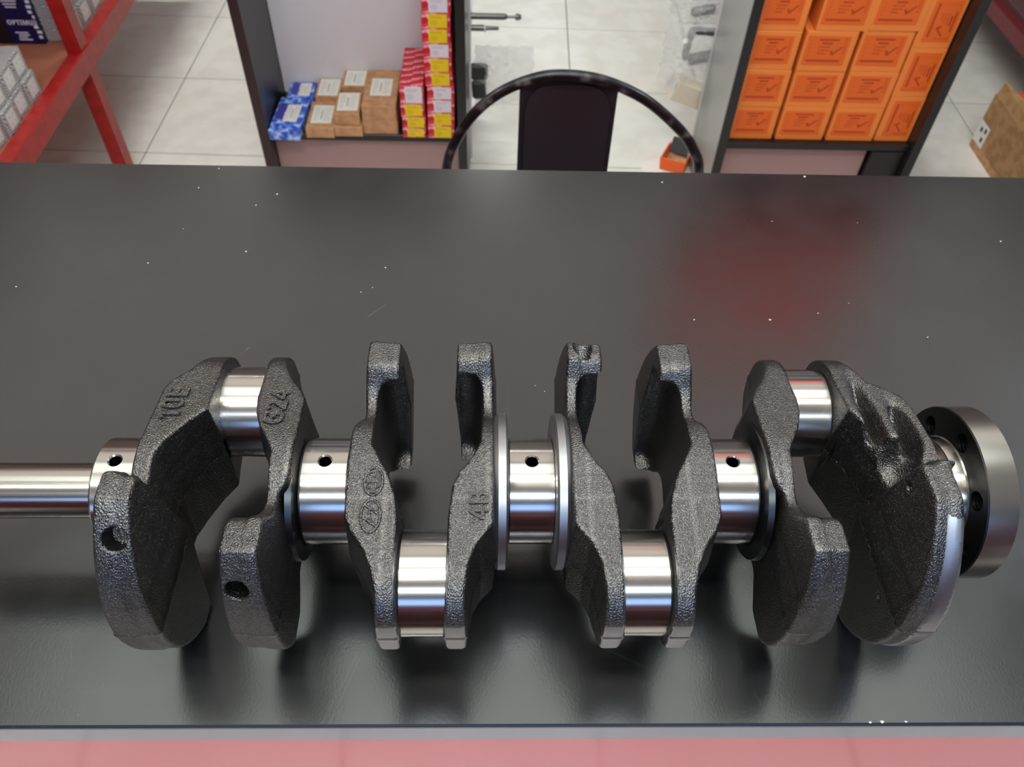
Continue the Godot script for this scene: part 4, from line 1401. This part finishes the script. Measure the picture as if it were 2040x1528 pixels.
func carton() -> void:
	var M := mats
	var t := thing("cardboard_carton", "open brown cardboard carton on the tiles at the right edge", "carton", Vector3(1.60, FLOOR_Y, -1.62))
	var w := 0.38
	var d := 0.47
	var h := 0.165
	part("wall", box(Vector3(0.005, h, d), 0.001), M.kraft_carton, t, Vector3(-w / 2, h / 2, 0))
	part("wall", box(Vector3(0.005, h, d), 0.001), M.kraft_carton, t, Vector3(w / 2, h / 2, 0))
	part("wall", box(Vector3(w - 0.006, h, 0.005), 0.001), M.kraft_carton, t, Vector3(0, h / 2, -d / 2 + 0.003))
	part("wall", box(Vector3(w - 0.006, h, 0.005), 0.001), M.kraft_carton, t, Vector3(0, h / 2, d / 2 - 0.003))
	part("bottom", box(Vector3(w - 0.01, 0.004, d - 0.012), 0.001), M.kraft_carton, t, Vector3(0, 0.003, 0))
	# flap of the left wall stands up and narrows towards the far end
	var st := new_st()
	var x := -w / 2
	var a := [Vector3(x, h, d / 2), Vector3(x, h, -d / 2 + 0.004), Vector3(x + 0.006, h + 0.037, -d / 2 + 0.004), Vector3(x + 0.030, h + 0.030, -d / 2 + 0.12), Vector3(x + 0.075, h + 0.040, d / 2)]
	var th := Vector3(0.003, 0, 0)
	for q in [[0, 1, 2], [0, 2, 3], [0, 3, 4]]:
		for s in [0.0, 1.0]:
			var n: Vector3 = (a[q[1]] - a[q[0]]).cross(a[q[2]] - a[q[0]]).normalized()
			if (n.x < 0.0) == (s > 0.5): n = -n
			tri(st, [a[q[0]] + th * s, a[q[1]] + th * s, a[q[2]] + th * s], [n, n, n], [Vector2.ZERO, Vector2.ZERO, Vector2.ZERO])
	for q in [[1, 2], [2, 3], [3, 4]]:
		flat_quad(st, a[q[0]], a[q[1]], a[q[1]] + th, a[q[0]] + th, Vector3(0, 1, -0.3))
	part("flap", st.commit(), M.kraft_carton, t)
	part("flap", box(Vector3(w - 0.02, 0.004, 0.10), 0.001), M.kraft_carton, t, Vector3(0, h - 0.035, d / 2 + 0.035), Vector3(0.9, 0, 0))
	part("tape", box(Vector3(0.0006, 0.022, d - 0.01), 0.0002), M.kraft, t, Vector3(-w / 2 - 0.0028, 0.012, 0))
	var lb := part("label", box(Vector3(0.0008, 0.062, 0.058), 0.0002), M.white_card, t, Vector3(-w / 2 - 0.0030, 0.055, -d / 2 + 0.030))
	for e in [[0.010, -0.008], [-0.012, 0.012], [0.016, 0.014]]:
		part("ink_mark", box(Vector3(0.0006, 0.014, 0.011), 0.0002), M.dark_part, lb, Vector3(-0.0005, e[0], e[1]))
	var r := thing("red_packet", "dark red packet with pale edge inside the cardboard carton", "packet", Vector3(1.470, FLOOR_Y + 0.0052, -1.76))
	part("body", box(Vector3(0.09, 0.185, 0.14), 0.012), M.red_card, r, Vector3(0.02, 0.0925, 0))
	part("pale_edge", box(Vector3(0.012, 0.150, 0.10), 0.005), mat("pink_card", Color(0.72, 0.40, 0.40), 0.5), r, Vector3(-0.0285, 0.11, 0.0))


func small_open_box() -> void:
	var M := mats
	var t := thing("small_open_box", "small torn orange and white box open on the floor right of the chair", "box", Vector3(0.520, FLOOR_Y, -1.735), -0.45)
	var oc := mat("orange_inside", Color(0.93, 0.38, 0.12), 0.5)
	part("bottom", box(Vector3(0.070, 0.003, 0.090), 0.0008), M.kraft, t, Vector3(0, 0.0015, 0))
	part("wall", box(Vector3(0.003, 0.050, 0.090), 0.0008), oc, t, Vector3(0.034, 0.028, 0), Vector3(0, 0, -0.12))
	part("wall", box(Vector3(0.003, 0.034, 0.090), 0.0008), oc, t, Vector3(-0.034, 0.020, 0), Vector3(0, 0, 0.1))
	part("wall", box(Vector3(0.066, 0.036, 0.003), 0.0008), oc, t, Vector3(0, 0.021, 0.044))
	part("black_flap", box(Vector3(0.060, 0.046, 0.003), 0.0008), M.black_card, t, Vector3(-0.004, 0.025, -0.052), Vector3(-0.9, 0, 0))
	part("white_flap", box(Vector3(0.036, 0.020, 0.002), 0.0006), M.white_card, t, Vector3(-0.008, 0.043, -0.075), Vector3(-0.9, 0, 0.1))
	var p := part("white_sheet", box(Vector3(0.085, 0.0012, 0.075), 0.0004), M.white_card, self, Vector3(0.462, FLOOR_Y + 0.0007, -1.715), Vector3(0, 0.35, 0))
	tag(p, "white paper sheet flat on the tiles beside the torn orange box", "paper")
